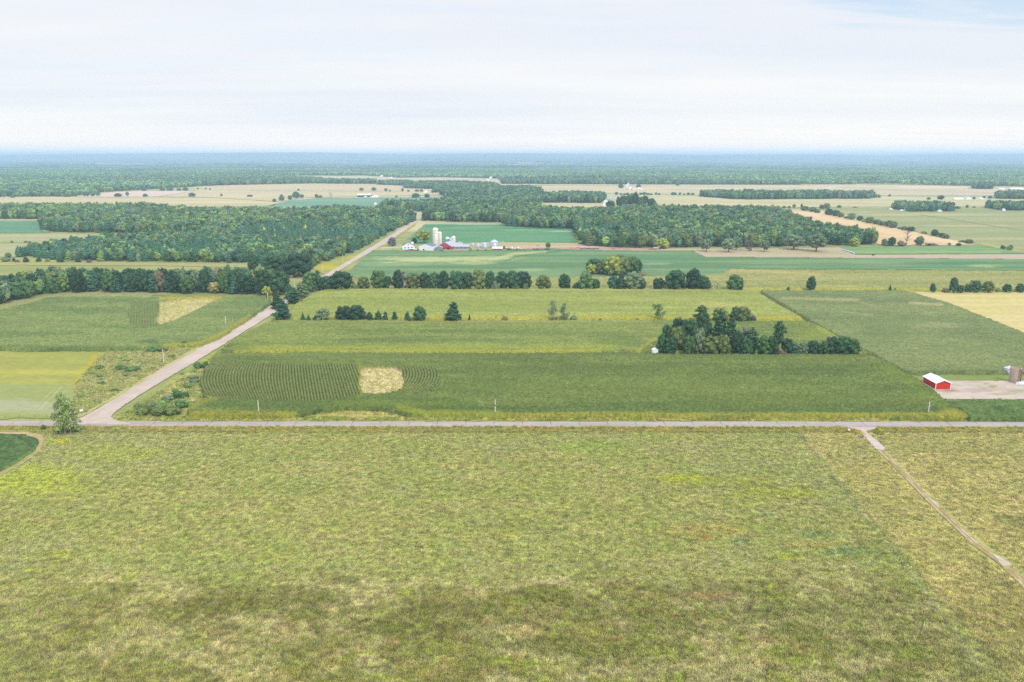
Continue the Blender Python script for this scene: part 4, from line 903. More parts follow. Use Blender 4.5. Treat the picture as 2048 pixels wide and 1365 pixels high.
row([('shrub', 199, 738, 8, 21, 'mid'), ('shrub', 243, 739, 10, 26, 'mid'), ('shrub', 265, 743, 13, 30, 'mid'), ('shrub', 254, 752, 8, 20, 'gr'), ('shrub', 177, 751, 7, 18, 'lt'), ('shrub', 200, 755, 7, 17, 'mid'), ('shrub', 203, 769, 6, 15, 'mid'), ('shrub', 230, 783, 6, 18, 'mid'), ('shrub', 288, 729, 7, 12, 'gr'), ('shrub', 254, 722, 8, 22, 'lt'), ('shrub', 306, 705, 14, 24, 'mid'), ('shrub', 326, 704, 10, 26, 'ol'),
     ('shrub', 343, 715, 6, 18, 'mid'), ('shrub', 371, 693, 13, 18, 'mid'), ('shrub', 375, 602, 6, 11, 'ol', 'small bush on the tan clearing in the left maize'), ('shrub', 38, 700, 10, 26, 'mid'), ('shrub', 80, 701, 9, 20, 'gr'), ('shrub', 162, 795, 6, 18, 'lt'), ('shrub', 305, 738, 5, 10, 'lt')],
    'left of the gravel road', 'bushes left of the gravel road')
# pasture oaks and the farm's trees
row([('park', 1412, 504, 25, 23, 'gr'), ('park', 1457, 505, 27, 28, 'gr'), ('park', 1472, 501, 26, 22, 'gr'), ('halfdead', 1497, 503, 23, 20, 'pu'), ('park', 1528, 504, 23, 23, 'gr'), ('park', 1632, 504, 36, 38, 'gr', 'broad spreading oak standing forward in the tan pasture'), ('park', 1587, 500, 30, 40, 'gr'), ('broad', 1325, 498, 21, 27, 'yl', 'yellow green tree at the left end of the pasture'),
     ('park', 1096, 498, 12, 11, 'mid', 'small tree alone on the dirt cattle yard'), ('shrub', 1160, 489, 9, 12, 'lt'), ('broad', 1709, 493, 17, 22, 'yl', 'yellowish round tree at the wood edge above the small green field')], 'in the tan pasture', 'pasture trees')
row([('park', 848, 487, 26, 30, 'yl', 'golden round tree behind the white farm sheds'), ('broad', 784, 493, 18, 17, 'pu', 'purplish tree beside the gravel road at the farm drive'), ('broad', 829, 487, 11, 12, 'dk', 'small dark tree behind the white farmhouse')], '', 'farm trees')
row([('broad', 1783, 492, 17, 17, 'dk'), ('shrub', 1773, 492, 9, 14, 'br'), ('bare', 1813, 489, 27, 26, 'gr', 'bare crowned tree against the tan stubble field'), ('shrub', 1803, 493, 13, 22, 'br'), ('broad', 1838, 491, 18, 18, 'gr'), ('shrub', 1864, 492, 7, 26, 'pu'), ('shrub', 1899, 491, 6, 8, 'br'), ('shrub', 1917, 492, 7, 14, 'dk'), ('broad', 1768, 492, 14, 12, 'gr'), ('shrub', 2005, 499, 10, 12, 'dk'), ('shrub', 2019, 501, 13, 14, 'ol')],
    'below tan stubble field', 'trees below the stubble field')
# hedgerow climbing along the stubble field
hr = []
rr = random.Random(9)
for t in np.linspace(0, 1, 30):
    px = 1612 + 340 * t; py = 420.5 + 68 * t ** 1.05 + 2
    if rr.random() < .14: continue
    kd = rr.choice(['broad', 'broad', 'broad', 'shrub']); h = rr.uniform(8, 14) if kd == 'broad' else rr.uniform(5, 8)
    hr.append((kd, px + rr.uniform(-3, 3), py, h, rr.uniform(13, 20), rr.choice(['dk', 'gr', 'ol', 'mid', 'dk', 'ol'])))
row(hr, 'along upper stubble field edge', 'hedgerow along the stubble field', small=True)
row([('broad', 1545, 417, 7, 8, 'gr'), ('shrub', 1557, 417, 6, 9, 'br'), ('shrub', 1568, 417, 6, 9, 'br'), ('shrub', 1578, 417, 6, 8, 'br'), ('broad', 1588, 416, 7, 7, 'gr'), ('tall', 1603, 416, 8, 5, 'dk'), ('broad', 1643, 419, 9, 10, 'pu'), ('broad', 1653, 419, 12, 14, 'gr'), ('broad', 1678, 416, 5, 10, 'gr'), ('shrub', 1710, 416, 3, 12, 'br')],
    'at top stubble field corner', 'trees at the stubble field corner', small=True)
# far lone trees
row([('broad', 549, 405, 7, 8, 'bl'), ('broad', 564, 402, 9, 13, 'bl'), ('broad', 563, 396, 7, 7, 'gr'), ('broad', 580, 400, 9, 9, 'bl'), ('broad', 592, 397, 13, 16, 'bl'), ('broad', 604, 396, 7, 8, 'bl'), ('broad', 633, 396, 7, 8, 'bl'), ('broad', 641, 396, 5, 8, 'lt'), ('bare', 662, 396, 11, 15, 'gr'), ('broad', 597, 382, 4, 5, 'bl'),
     ('park', 723, 383, 7, 9, 'bl'), ('park', 748, 384, 9, 10, 'bl'), ('park', 772, 384, 7, 7, 'bl'), ('broad', 780, 384, 4, 4, 'bl'), ('broad', 805, 384, 7, 5, 'bl'), ('broad', 817, 384, 4, 6, 'bl'), ('broad', 834, 384, 5, 9, 'bl'), ('broad', 843, 384, 5, 7, 'bl'), ('broad', 832, 396, 9, 17, 'bl'), ('broad', 854, 396, 8, 11, 'bl'), ('broad', 868, 386, 7, 12, 'bl'), ('broad', 793, 396, 5, 5, 'gr')],
    'on distant left plain', 'far lone trees left', small=True)
row([('broad', 26, 396, 5, 9, 'bl'), ('broad', 134, 394, 8, 14, 'bl'), ('broad', 142, 394, 7, 10, 'gr'), ('broad', 151, 394, 7, 7, 'bl'), ('broad', 173, 393, 9, 13, 'bl'), ('broad', 186, 393, 8, 10, 'gr'), ('park', 197, 394, 10, 9, 'bl'), ('broad', 236, 394, 7, 15, 'bl'), ('park', 255, 394, 10, 7, 'gr'), ('broad', 291, 394, 6, 10, 'bl'),
     ('broad', 288, 382, 5, 10, 'bl'), ('broad', 325, 382, 6, 12, 'bl'), ('broad', 340, 382, 6, 14, 'bl'), ('broad', 358, 382, 5, 9, 'bl'), ('broad', 371, 382, 7, 12, 'bl'), ('broad', 384, 394, 8, 14, 'bl'), ('park', 396, 380, 4, 4, 'bl'), ('park', 412, 380, 4, 4, 'bl'), ('park', 420, 381, 4, 4, 'bl'), ('park', 443, 394, 6, 5, 'gr'), ('broad', 500, 394, 4, 12, 'bl')],
    'on pale far field', 'far trees on the pale field', small=True)
row([('broad', 1242, 377, 9, 11, 'bl'), ('broad', 1277, 376, 7, 10, 'bl'), ('broad', 1355, 372, 4, 8, 'bl'), ('broad', 1881, 400, 9, 13, 'de', 'dark round tree on the far hedge left of the long white sheds'), ('broad', 1857, 400, 5, 8, 'gr'), ('broad', 1779, 394, 5, 5, 'gr'), ('broad', 1750, 396, 8, 10, 'gr'), ('broad', 1758, 396, 6, 7, 'gr'), ('broad', 1948, 399, 5, 6, 'bl'), ('broad', 1968, 398, 6, 6, 'bl'), ('broad', 1980, 398, 6, 9, 'bl'), ('broad', 1934, 417, 7, 6, 'gr'), ('shrub', 1948, 416, 4, 8, 'gr'), ('broad', 1915, 418, 5, 12, 'bl')],
    'on distant right plain', 'far lone trees right', small=True)
row([('broad', 1200 + 8 * i + rr.uniform(-2, 2), 390.5, rr.uniform(2.5, 7), rr.uniform(5, 9), rr.choice(['bl', 'gr', 'bl'])) for i in range(24) if i not in (2, 3, 16, 17)], 'in the thin far hedge', 'thin far hedge', small=True)
row([('shrub', 24, 487, 7, 7, 'gr'), ('shrub', 52, 486, 5, 9, 'gr'), ('broad', 60, 486, 3, 5, 'br'), ('shrub', 96, 486, 4, 6, 'br'), ('broad', 152, 483, 9, 9, 'gr')], 'behind the second left woods', 'field edge bushes')
row([('shrub', 12, 524, 12, 20, 'gr'), ('pine', 52, 525, 12, 15, 'teal'), ('pine', 78, 524, 10, 14, 'teal'), ('pine', 28, 524, 8, 9, 'teal'), ('shrub', 95, 524, 7, 12, 'ol'), ('pine', 121, 525, 12, 17, 'teal'), ('bare', 149, 526, 22, 8, 'gr', 'bare white-stemmed snag at the front of the second left woods'), ('pine', 157, 525, 12, 14, 'teal'), ('shrub', 178, 526, 8, 12, 'pu'), ('broad', 17, 516, 10, 12, 'lt'), ('shrub', 35, 525, 6, 12, 'pu')],
    'on yellow patch before woods', 'young trees on the yellow patch')

# ---- woods: the nearest trees one by one, the deep of the woods as one mass each
def spots(poly, sp, rng, jit=.38):
    wp = world_poly(poly)
    x0, y0 = wp.min(0); x1, y1 = wp.max(0)
    xs = np.arange(x0, x1, sp); ys = np.arange(y0, y1, sp * .87)
    X, Y = np.meshgrid(xs, ys); X = X + (np.arange(len(ys)) % 2)[:, None] * sp / 2
    X = (X + rng.uniform(-jit, jit, X.shape) * sp).ravel(); Y = (Y + rng.uniform(-jit, jit, Y.shape) * sp).ravel()
    m = inpoly(X, Y, wp)
    return X[m], Y[m]
def lo_proto(nm, kind, rng, tiny=False):
    if kind == 'pine':
        bl = [(0, 0, .12 + .76 * t, .44 * (1 - t * t) ** .75 + .10, .44 * (1 - t * t) ** .75 + .10, .13) for t in ((0, .35, .7, .98) if tiny else (0, .2, .4, .6, .8, .98))]
    else:
        bl = [(0, 0, .5, .36, .36, .42)]
        k = 4 if tiny else 9
        for i in range(k):
            a = i * 2.4 + rng.uniform(-.4, .4); t = rng.uniform(.35, .9) if not tiny else rng.uniform(.5, .85); R = .30 * math.sqrt(1 - (t - .4) ** 2) * rng.uniform(.6, 1.1)
            b = rng.uniform(.14, .22) if not tiny else rng.uniform(.18, .26)
            bl.append((math.cos(a) * R, math.sin(a) * R, t, b, b, b * .8))
    v, f = crown_geo(bl, 8 if tiny else 34, .085 if tiny else .055, rng, core=.9, sub=0 if tiny else 1, core_n=.12)
    me = quads_mesh(nm, v, f, M_LEAF_I)
    return bpy.data.objects.new(nm, me)
COL = {}
def proto_coll(nm, objs):
    c = bpy.data.collections.new(nm)
    for o in objs: c.objects.link(o)
    COL[nm] = c
R7 = np.random.default_rng(7)
proto_coll('canopy_near', [lo_proto('a_crown_%d' % i, 'b', R7) for i in range(5)] + [lo_proto('b_pine_%d' % i, 'pine', R7) for i in range(2)])
proto_coll('canopy_far', [lo_proto('c_crown_%d' % i, 'b', R7, True) for i in range(4)] + [lo_proto('d_pine_%d' % i, 'pine', R7, True) for i in range(1)])
def scatter(name, pts, scl, rot, idx, tint, coll, label=None, cat=None, kind='stuff'):
    me = bpy.data.meshes.new(name)
    n = len(pts)
    me.vertices.add(n); me.vertices.foreach_set('co', np.asarray(pts, np.float32).ravel())
    for nm, ty, arr, key in (('scl', 'FLOAT_VECTOR', scl, 'vector'), ('rot', 'FLOAT_VECTOR', rot, 'vector'), ('pick', 'INT', idx, 'value')):
        a = me.attributes.new(nm, ty, 'POINT'); a.data.foreach_set(key, np.asarray(arr, np.int32 if ty == 'INT' else np.float32).ravel())
    a = me.attributes.new('tint', 'FLOAT_COLOR', 'POINT'); c = np.ones((n, 4), np.float32); c[:, :3] = tint; a.data.foreach_set('color', c.ravel())
    me.update()
    o = bpy.data.objects.new(name, me); link(o)
    ng = bpy.data.node_groups.new(name + '_nodes', 'GeometryNodeTree')
    ng.interface.new_socket('Geometry', in_out='INPUT', socket_type='NodeSocketGeometry'); ng.interface.new_socket('Geometry', in_out='OUTPUT', socket_type='NodeSocketGeometry')
    gi, go = ng.nodes.new('NodeGroupInput'), ng.nodes.new('NodeGroupOutput')
    ci = ng.nodes.new('GeometryNodeCollectionInfo'); ci.inputs['Collection'].default_value = coll
    ci.inputs['Separate Children'].default_value = True; ci.inputs['Reset Children'].default_value = True
    ip = ng.nodes.new('GeometryNodeInstanceOnPoints'); ip.inputs['Pick Instance'].default_value = True
    def attr(nm, ty):
        a = ng.nodes.new('GeometryNodeInputNamedAttribute'); a.data_type = ty; a.inputs['Name'].default_value = nm; return a.outputs['Attribute']
    L = ng.links.new
    L(gi.outputs[0], ip.inputs['Points']); L(ci.outputs[0], ip.inputs['Instance'])
    L(attr('pick', 'INT'), ip.inputs['Instance Index']); L(attr('rot', 'FLOAT_VECTOR'), ip.inputs['Rotation']); L(attr('scl', 'FLOAT_VECTOR'), ip.inputs['Scale'])
    L(ip.outputs[0], go.inputs[0])
    md = o.modifiers.new('grow', 'NODES'); md.node_group = ng
    return tag(o, label, cat, None, kind)
def wood_tint(X, Y, rng, pal, pw, s=0):
    n = len(X)
    ch = rng.choice(len(pal), n, p=np.array(pw) / sum(pw))
    # neighbouring trees tend to be of one kind
    f = fbm(X, Y, 70, 70, 3, 200 + s)
    ch2 = np.clip(((f - .3) / .4 * (len(pal) - 2)).astype(int), 0, len(pal) - 3)
    ch = np.where(rng.random(n) < .35, ch2, ch)
    c = np.array([LEAF[p] for p in pal])[ch]
    return c * rng.uniform(.72, 1.3, (n, 1)), ch
def wood(name, poly, sp, hm, wm, pal, pw, seed, label, far=False, pine=0.1, pts=None, density_noise=0):
    rng = np.random.default_rng(seed)
    X, Y = spots(poly, sp, rng) if pts is None else pts
    if density_noise:
        k = fbm(X, Y, 300, 300, 3, seed) > density_noise; X, Y = X[k], Y[k]
    n = len(X)
    tint, ch = wood_tint(X, Y, rng, pal, pw, seed)
    hn = fbm(X, Y, 60, 60, 3, 300 + seed)
    hh = hm * (0.78 + .44 * hn) * rng.uniform(.78, 1.18, n); ww = wm * rng.uniform(.7, 1.35, n)
    ispine = (rng.random(n) < pine) | (fbm(X, Y, 120, 120, 2, 400 + seed) > 1 - pine * 1.2)
    nb = 4 if far else 5; npn = 1 if far else 2
    idx = np.where(ispine, nb + rng.integers(0, npn, n), rng.integers(0, nb, n))
    tint = np.where(ispine[:, None] & (rng.random(n) < .7)[:, None], LEAF['teal'] * rng.uniform(.9, 1.15, (n, 1)), tint)
    ww = np.where(ispine, ww * .85, ww)
    rot = np.zeros((n, 3)); rot[:, 2] = rng.uniform(0, 6.28, n)
    scatter(name, np.stack([X, Y, np.zeros(n)], 1), np.stack([ww, ww, hh], 1), rot, idx, tint, COL['canopy_far' if far else 'canopy_near'], label, 'wood')
    return n
W1 = [(-240, 668), (-100, 634), (0, 611), (60, 596), (100, 587.5), (150, 585.5), (300, 586.5), (430, 589), (520, 589), (545, 580), (540, 571), (500, 568), (420, 569), (300, 570), (150, 568), (60, 572), (0, 578), (-240, 590)]
rg = np.random.default_rng(21)
X, Y = spots(W1, 9.0, rg)
pal1 = ['dk', 'mid', 'de', 'ol', 'teal', 'gr', 'lt', 'br']; pw1 = [.32, .15, .2, .1, .12, .05, .04, .02]
# rows counted from the front edge of the wood
front = world_poly([(-240, 668), (-100, 634), (0, 611), (60, 596), (100, 587.5), (150, 585.5), (300, 586.5), (430, 589), (520, 589), (560, 588)])
fy = np.interp(X, front[:, 0], front[:, 1]); depth = Y - fy
q, _ = Q(X, Y); vis = (q > -60)
rowi = np.clip((depth / 8.2).astype(int), 0, 9)
BUDGET = max(0, 297 - NTREE[0])
order = np.lexsort((Y, rowi))
order = [i for i in order if vis[i]][:BUDGET]
sel = set(order)
rows = {}
for i in order: rows.setdefault(rowi[i], []).append(i)
for r, ids in rows.items():
    ids.sort(key=lambda i: q[i])
    for k, i in enumerate(ids):
        col = pal1[rg.choice(8, p=np.array(pw1) / sum(pw1))]
        kd = rg.choice(['broad', 'tall', 'broad', 'pine', 'broad', 'tall']) if col != 'teal' else 'pine'
        if q[i] < 100 and rg.random() < .5: kd, col = 'pine', rg.choice(['teal', 'bl'])
        if 425 < q[i] < 440 and r == 0: col, kd = 'go', 'broad'
        hgo = 9 if col == 'go' else 99
        h = rg.uniform(13.5, 19) if r < 2 else rg.uniform(11.5, 15.5)
        hd = {0: 'front row', 1: 'second row', 2: 'third row', 3: 'fourth row'}.get(int(r), 'deep row %d' % (r + 1))
        n_ = k + 1; h = min(h, hgo)
        plant(str(kd), Vector((X[i], Y[i], 0)), h, rg.uniform(9.5, 13.5), str(col), '%s %s, %s from left %s of the left woods' % (WORD[str(col)], KWORD[str(kd)], ORD[n_], hd), 'trees of the front left woods')
rest = np.array([i for i in range(len(X)) if i not in sel])
wood('forest', None, 9, 13.5, 11, pal1, pw1, 31, 'deep part of the front left woods behind its front trees', pts=(X[rest], Y[rest]), pine=.2)
W2 = [(15, 519), (60, 512), (110, 521), (200, 523), (300, 523.5), (400, 524.5), (500, 527), (560, 541), (612, 543), (655, 524), (715, 500), (775, 468), (832, 441), (700, 440), (560, 452), (470, 462), (425, 475), (330, 476), (235, 482), (150, 492), (60, 507)]
wood('forest', W2, 8.0, 11.5, 9.0, ['teal', 'mid', 'lt', 'gr', 'dk', 'ol', 'bl', 'br', 'yl'], [.30, .16, .13, .12, .13, .08, .06, .02, .008], 32, 'second left woods of mixed pines reaching to the gravel road', pine=.38)
W3 = [(-240, 439), (82, 439), (84, 459), (108, 465), (225, 466), (425, 472), (560, 455), (700, 442), (832, 441), (818, 430), (700, 428), (560, 430), (380, 427), (290, 422), (120, 420), (0, 423), (-240, 426)]
wood('forest', W3, 9.0, 15.5, 11.0, ['lt', 'mid', 'gr', 'dk', 'bl', 'ol', 'yl'], [.2, .2, .17, .16, .14, .1, .02], 33, 'long back wood on the left before the tan plain', pine=.1)
C1 = [(846, 442), (900, 444), (1000, 446), (1012, 453), (1045, 456), (1146, 459), (1160, 486), (1170, 491), (1240, 497), (1310, 496.5), (1400, 495), (1500, 496), (1600, 492.5), (1690, 491.5), (1752, 490.5), (1742, 482), (1700, 476), (1640, 466), (1590, 447), (1562, 430), (1540, 427), (1300, 427), (1180, 429), (1080, 427), (1075, 423), (900, 426), (884, 422), (858, 432)]
wood('forest', C1, 9.0, 16.5, 11.2, ['mid', 'lt', 'dk', 'gr', 'bl', 'ol', 'teal', 'yl'], [.24, .16, .2, .12, .12, .1, .08, .006], 34, 'large central forest behind the farm and its tan pasture', pine=.18)
for i, (pl, sp, hm, wm, lab, pn) in enumerate([
    ([(890, 420), (1078, 417), (1084, 387), (1060, 381), (980, 380), (900, 379), (866, 381), (888, 393), (896, 402)], 10, 16, 12.5, 'wood between the central forest and the far tan fields', .1),
    ([(1087, 406), (1200, 407), (1212, 399), (1200, 395), (1090, 395)], 10, 16, 12, 'rectangular wood behind the left part of the central forest', .05),
    ([(1400, 394), (1470, 399.5), (1500, 399.5), (1745, 398), (1745, 393), (1600, 392), (1420, 391)], 10, 16, 13, 'long low wood on the right between the tan fields', .05),
    ([(1786, 419), (1815, 424), (1904, 423.5), (1904, 419), (1870, 416), (1790, 415)], 9, 15, 11, 'farmstead copse around white sheds on the right plain', .25),
    ([(1968, 416), (2000, 421), (2030, 422), (2110, 422), (2110, 416), (1990, 413)], 9, 14, 11, 'dark farmstead trees at the right picture edge', .3),
    ([(1988, 398.5), (2300, 399.5), (2300, 392), (1995, 393.5)], 10, 17, 13, 'block of wood at the far right beyond the long sheds', .0),
    ([(758, 422), (800, 422), (872, 424), (893, 420), (893, 411), (850, 412), (770, 415)], 9, 17, 11, 'trees around the farmstead beyond the back wood', .25),
    ([(806, 377), (895, 380), (1000, 380), (990, 372), (900, 369), (835, 370)], 11, 15, 13, 'dark tree belt behind the far tan field', .0),
    ([(400, 372.5), (620, 367.5), (752, 368.5), (752, 365.5), (620, 363.5), (430, 366)], 11, 16, 13, 'long tree belt behind the left tan field', .05),
    ([(753, 370), (812, 372), (830, 368), (800, 366), (757, 367)], 11, 14, 13, 'dark stand at the end of the long tree belt', .0),
    ([(1000, 368.5), (1300, 369.5), (1600, 370), (1600, 367), (1300, 365.5), (1020, 364)], 11, 15, 13, 'tree belt behind the right tan plain', .05),
    ([(1945, 378.5), (1985, 379.5), (1985, 374), (1945, 374)], 11, 16, 13, 'small stand jutting into the far tan field', .0)]):
    wood('forest', pl, sp, hm, wm, ['dk', 'mid', 'bl', 'gr', 'lt', 'de'], [.25, .2, .2, .12, .15, .08], 50 + i, lab, pine=pn)
row([('tall', 1237, 414, 20, 12, 'dk'), ('broad', 1246, 415, 23, 18, 'dk'), ('broad', 1258, 414, 25, 18, 'mid'), ('broad', 1270, 415, 28, 20, 'dk'), ('tall', 1281, 416, 22, 12, 'mid'), ('broad', 1290, 415, 23, 18, 'dk'), ('broad', 1302, 415, 18, 18, 'dk'), ('broad', 1311, 416, 10, 10, 'gr'), ('broad', 1221, 416, 14, 20, 'dk', 'round dark tree right beside the small white farmhouse')], 'in clump beyond central forest', 'tall clump beyond the central forest', small=True)

# ---- the great forest towards the hills
def far_forest():
    front = [(-260, 397), (115, 396.5), (140, 393.5), (205, 385.5), (270, 381), (398, 373.5), (410, 370), (480, 366), (620, 362.5), (660, 362), (800, 362), (930, 364.5), (1003, 365), (1300, 366.5), (1600, 369.3), (1790, 369.5), (1940, 372.5), (2048, 374), (2300, 375)]
    poly = front + [(2300, 340.5), (-260, 340.5)]
    holes = [[(582, 352.5), (730, 351.5), (800, 356), (880, 355), (985, 357.5), (1003, 362), (1000, 369), (900, 367), (760, 363), (650, 362), (590, 358)], [(1005, 357.5), (1115, 358), (1115, 362), (1005, 361.5)], [(1145, 358), (1215, 358.5), (1215, 362.5), (1145, 362)],
             [(1330, 359.5), (1480, 360.5), (1480, 363.5), (1330, 363)], [(378, 350), (420, 351), (420, 354), (378, 353)], [(146, 362.5), (186, 363.5), (186, 366.5), (146, 366)], [(1570, 355), (1590, 355), (1590, 357), (1570, 357)], [(891, 349.5), (935, 349.5), (935, 351.5), (891, 351.5)], [(40, 352), (100, 352), (100, 354.5), (40, 354)], [(250, 357), (330, 356), (330, 358.5), (250, 359)], [(700, 344.5), (790, 344.5), (790, 346), (700, 346)], [(1230, 349), (1320, 349), (1320, 351), (1230, 351)], [(1500, 350), (1620, 351), (1620, 353), (1500, 352.5)], [(1700, 358), (1790, 358.5), (1790, 361), (1700, 360.5)], [(1880, 352), (1990, 352), (1990, 354.5), (1880, 354)], [(1060, 346), (1130, 346), (1130, 348), (1060, 348)]]
    rng = np.random.default_rng(77)
    X, Y = spots(poly, 12.5, rng)
    px, py = Q(X, Y)
    k = np.ones(len(X), bool)
    for h in holes: k &= ~inpoly(px, py, h)
    k &= fbm(X, Y, 500, 250, 3, 71) > .27
    X, Y = X[k], Y[k]
    n = len(X)
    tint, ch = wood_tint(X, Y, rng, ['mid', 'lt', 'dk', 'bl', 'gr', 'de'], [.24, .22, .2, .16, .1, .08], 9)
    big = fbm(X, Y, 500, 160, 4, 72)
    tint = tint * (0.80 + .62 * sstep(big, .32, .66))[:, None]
    hh = 15 * rng.uniform(.75, 1.25, n) + 14 * (fbm(X, Y, 420, 300, 3, 73) - .5); ww = 14.5 * rng.uniform(.85, 1.2, n)
    rot = np.zeros((n, 3)); rot[:, 2] = rng.uniform(0, 6.28, n)
    idx = rng.integers(0, 4, n)
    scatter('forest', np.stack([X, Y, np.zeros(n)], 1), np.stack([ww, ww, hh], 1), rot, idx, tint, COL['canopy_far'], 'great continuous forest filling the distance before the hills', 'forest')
    print('far forest trees', n)
far_forest()
def canopy_sheet():
    """unbroken canopy of the forest far off, and the ridge behind it, as rolling relief"""
    y0 = P(1024, 341.5).y
    ys = [y0]
    while ys[-1] < 17500: ys.append(ys[-1] + 13 + (ys[-1] - y0) * .009)
    ys = np.array(ys); t = np.linspace(-1, 1, 760)
    X = t[None, :] * (ys[:, None] * .78); Y = np.repeat(ys[:, None], len(t), 1)
    ny, nx = X.shape
    idx = np.arange(ny * nx).reshape(ny, nx)
    f = np.stack([idx[:-1, :-1].ravel(), idx[:-1, 1:].ravel(), idx[1:, 1:].ravel(), idx[1:, :-1].ravel()], 1)
    X, Y = X.ravel(), Y.ravel()
    roll = fbm(X, Y, 2600, 1500, 4, 81)
    Z = 13 + 9 * (fbm(X, Y, 90, 60, 2, 82) - .5) + 14 * (_h((X / 9).astype(int), (Y / 9).astype(int), 4) - .5) + (roll - .42) * 70 * sstep(Y, 6500, 11000)
    Z = np.where(Y < y0 + 8, 0, np.maximum(Z, 2))
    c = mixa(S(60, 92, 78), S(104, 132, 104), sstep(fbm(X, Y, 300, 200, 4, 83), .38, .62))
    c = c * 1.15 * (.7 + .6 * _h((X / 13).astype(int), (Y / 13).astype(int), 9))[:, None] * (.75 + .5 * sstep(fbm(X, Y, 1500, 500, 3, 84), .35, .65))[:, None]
    clear = fbm(X, Y, 800, 260, 3, 85)
    c = mixa(c, S(206, 200, 160), sstep(clear, .64, .68) * .8)
    Z = np.where(clear > .66, np.minimum(Z, 3 + (roll - .42) * 70 * sstep(Y, 6500, 11000)), Z); Z = np.maximum(Z, .5)
    me = mesh_np('forest', np.stack([X, Y, Z], 1), f, M_GROUND); set_col(me, np.clip(c, .004, .8))
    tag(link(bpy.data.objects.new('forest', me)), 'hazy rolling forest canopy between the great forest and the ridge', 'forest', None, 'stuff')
canopy_sheet()
def hills():
    prof = [(-700, 311), (-260, 311), (0, 310.6), (120, 309.2), (250, 308), (380, 307), (500, 306), (620, 305.8), (700, 306.6), (760, 308), (850, 308.8), (940, 307.6), (1040, 307), (1150, 308.4), (1270, 308), (1400, 310), (1460, 309.2), (1540, 309.4), (1660, 309.2), (1740, 311.2), (1800, 309.6), (1880, 308), (1960, 308.4), (2048, 307.6), (2300, 308), (2700, 310)]
    D = 18500.0
    pxs = np.linspace(-700, 2700, 900)
    prow = np.interp(pxs, [p[0] for p in prof], [p[1] for p in prof]) + (fbm(pxs, pxs * 0, 14, 14, 3, 5) - .5) * .7
    xs = (pxs - 1024) / F * D * 1.0
    top = CH + (YH - prow) / F * D * 1.02
    rows_ = [(12500, .02), (13500, .14), (14600, .30), (15600, .40), (16500, .58), (17500, .84), (D, 1.0), (20500, .7), (24000, .1)]
    vs, cs = [], []
    for (d, k) in rows_:
        w = (fbm(xs + d, xs * 0 + d, 1500, 1500, 4, 7) - .5)
        z = top * k + w * 60 * (k < 1)
        vs.append(np.stack([xs * d / D, np.full(len(xs), d), np.maximum(z, -.5)], 1))
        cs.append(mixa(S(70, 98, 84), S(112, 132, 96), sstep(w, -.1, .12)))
    n = len(pxs); idx = np.arange(n * len(rows_)).reshape(len(rows_), n)
    f = np.stack([idx[:-1, :-1].ravel(), idx[:-1, 1:].ravel(), idx[1:, 1:].ravel(), idx[1:, :-1].ravel()], 1)
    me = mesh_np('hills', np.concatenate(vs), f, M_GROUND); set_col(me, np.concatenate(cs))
    tag(link(bpy.data.objects.new('hills', me)), kind='structure')
hills()

# ---- grass
def tuft(name, rng, R=.62, n=44, hmin=.16, hmax=.5, w=.075, lean=.6):
    a = rng.uniform(0, 6.28, n); r = R * np.sqrt(rng.random(n))
    x, y = r * np.cos(a), r * np.sin(a); h = rng.uniform(hmin, hmax, n); ww = w * rng.uniform(.6, 1.5, n)
    th = rng.uniform(0, 6.28, n); lx, ly = rng.normal(0, lean, (2, n)) * h
    dx, dy = np.cos(th) * ww, np.sin(th) * ww
    z0 = np.full(n, -.03)
    v = np.stack([np.stack([x - dx, y - dy, z0], 1), np.stack([x + dx, y + dy, z0], 1), np.stack([x + dx * .7 + lx * .5, y + dy * .7 + ly * .5, h * .62], 1), np.stack([x + lx, y + ly, h], 1)], 1).reshape(-1, 3)
    me = mesh_np(name, v, np.arange(4 * n).reshape(n, 4), M_LEAF_I)
    return bpy.data.objects.new(name, me)
proto_coll('grass_tufts', [tuft('t_%d' % i, R7) for i in range(4)] + [tuft('u_%d' % i, R7, R=.45, n=26, hmin=.4, hmax=.85, w=.05, lean=.3) for i in range(2)])
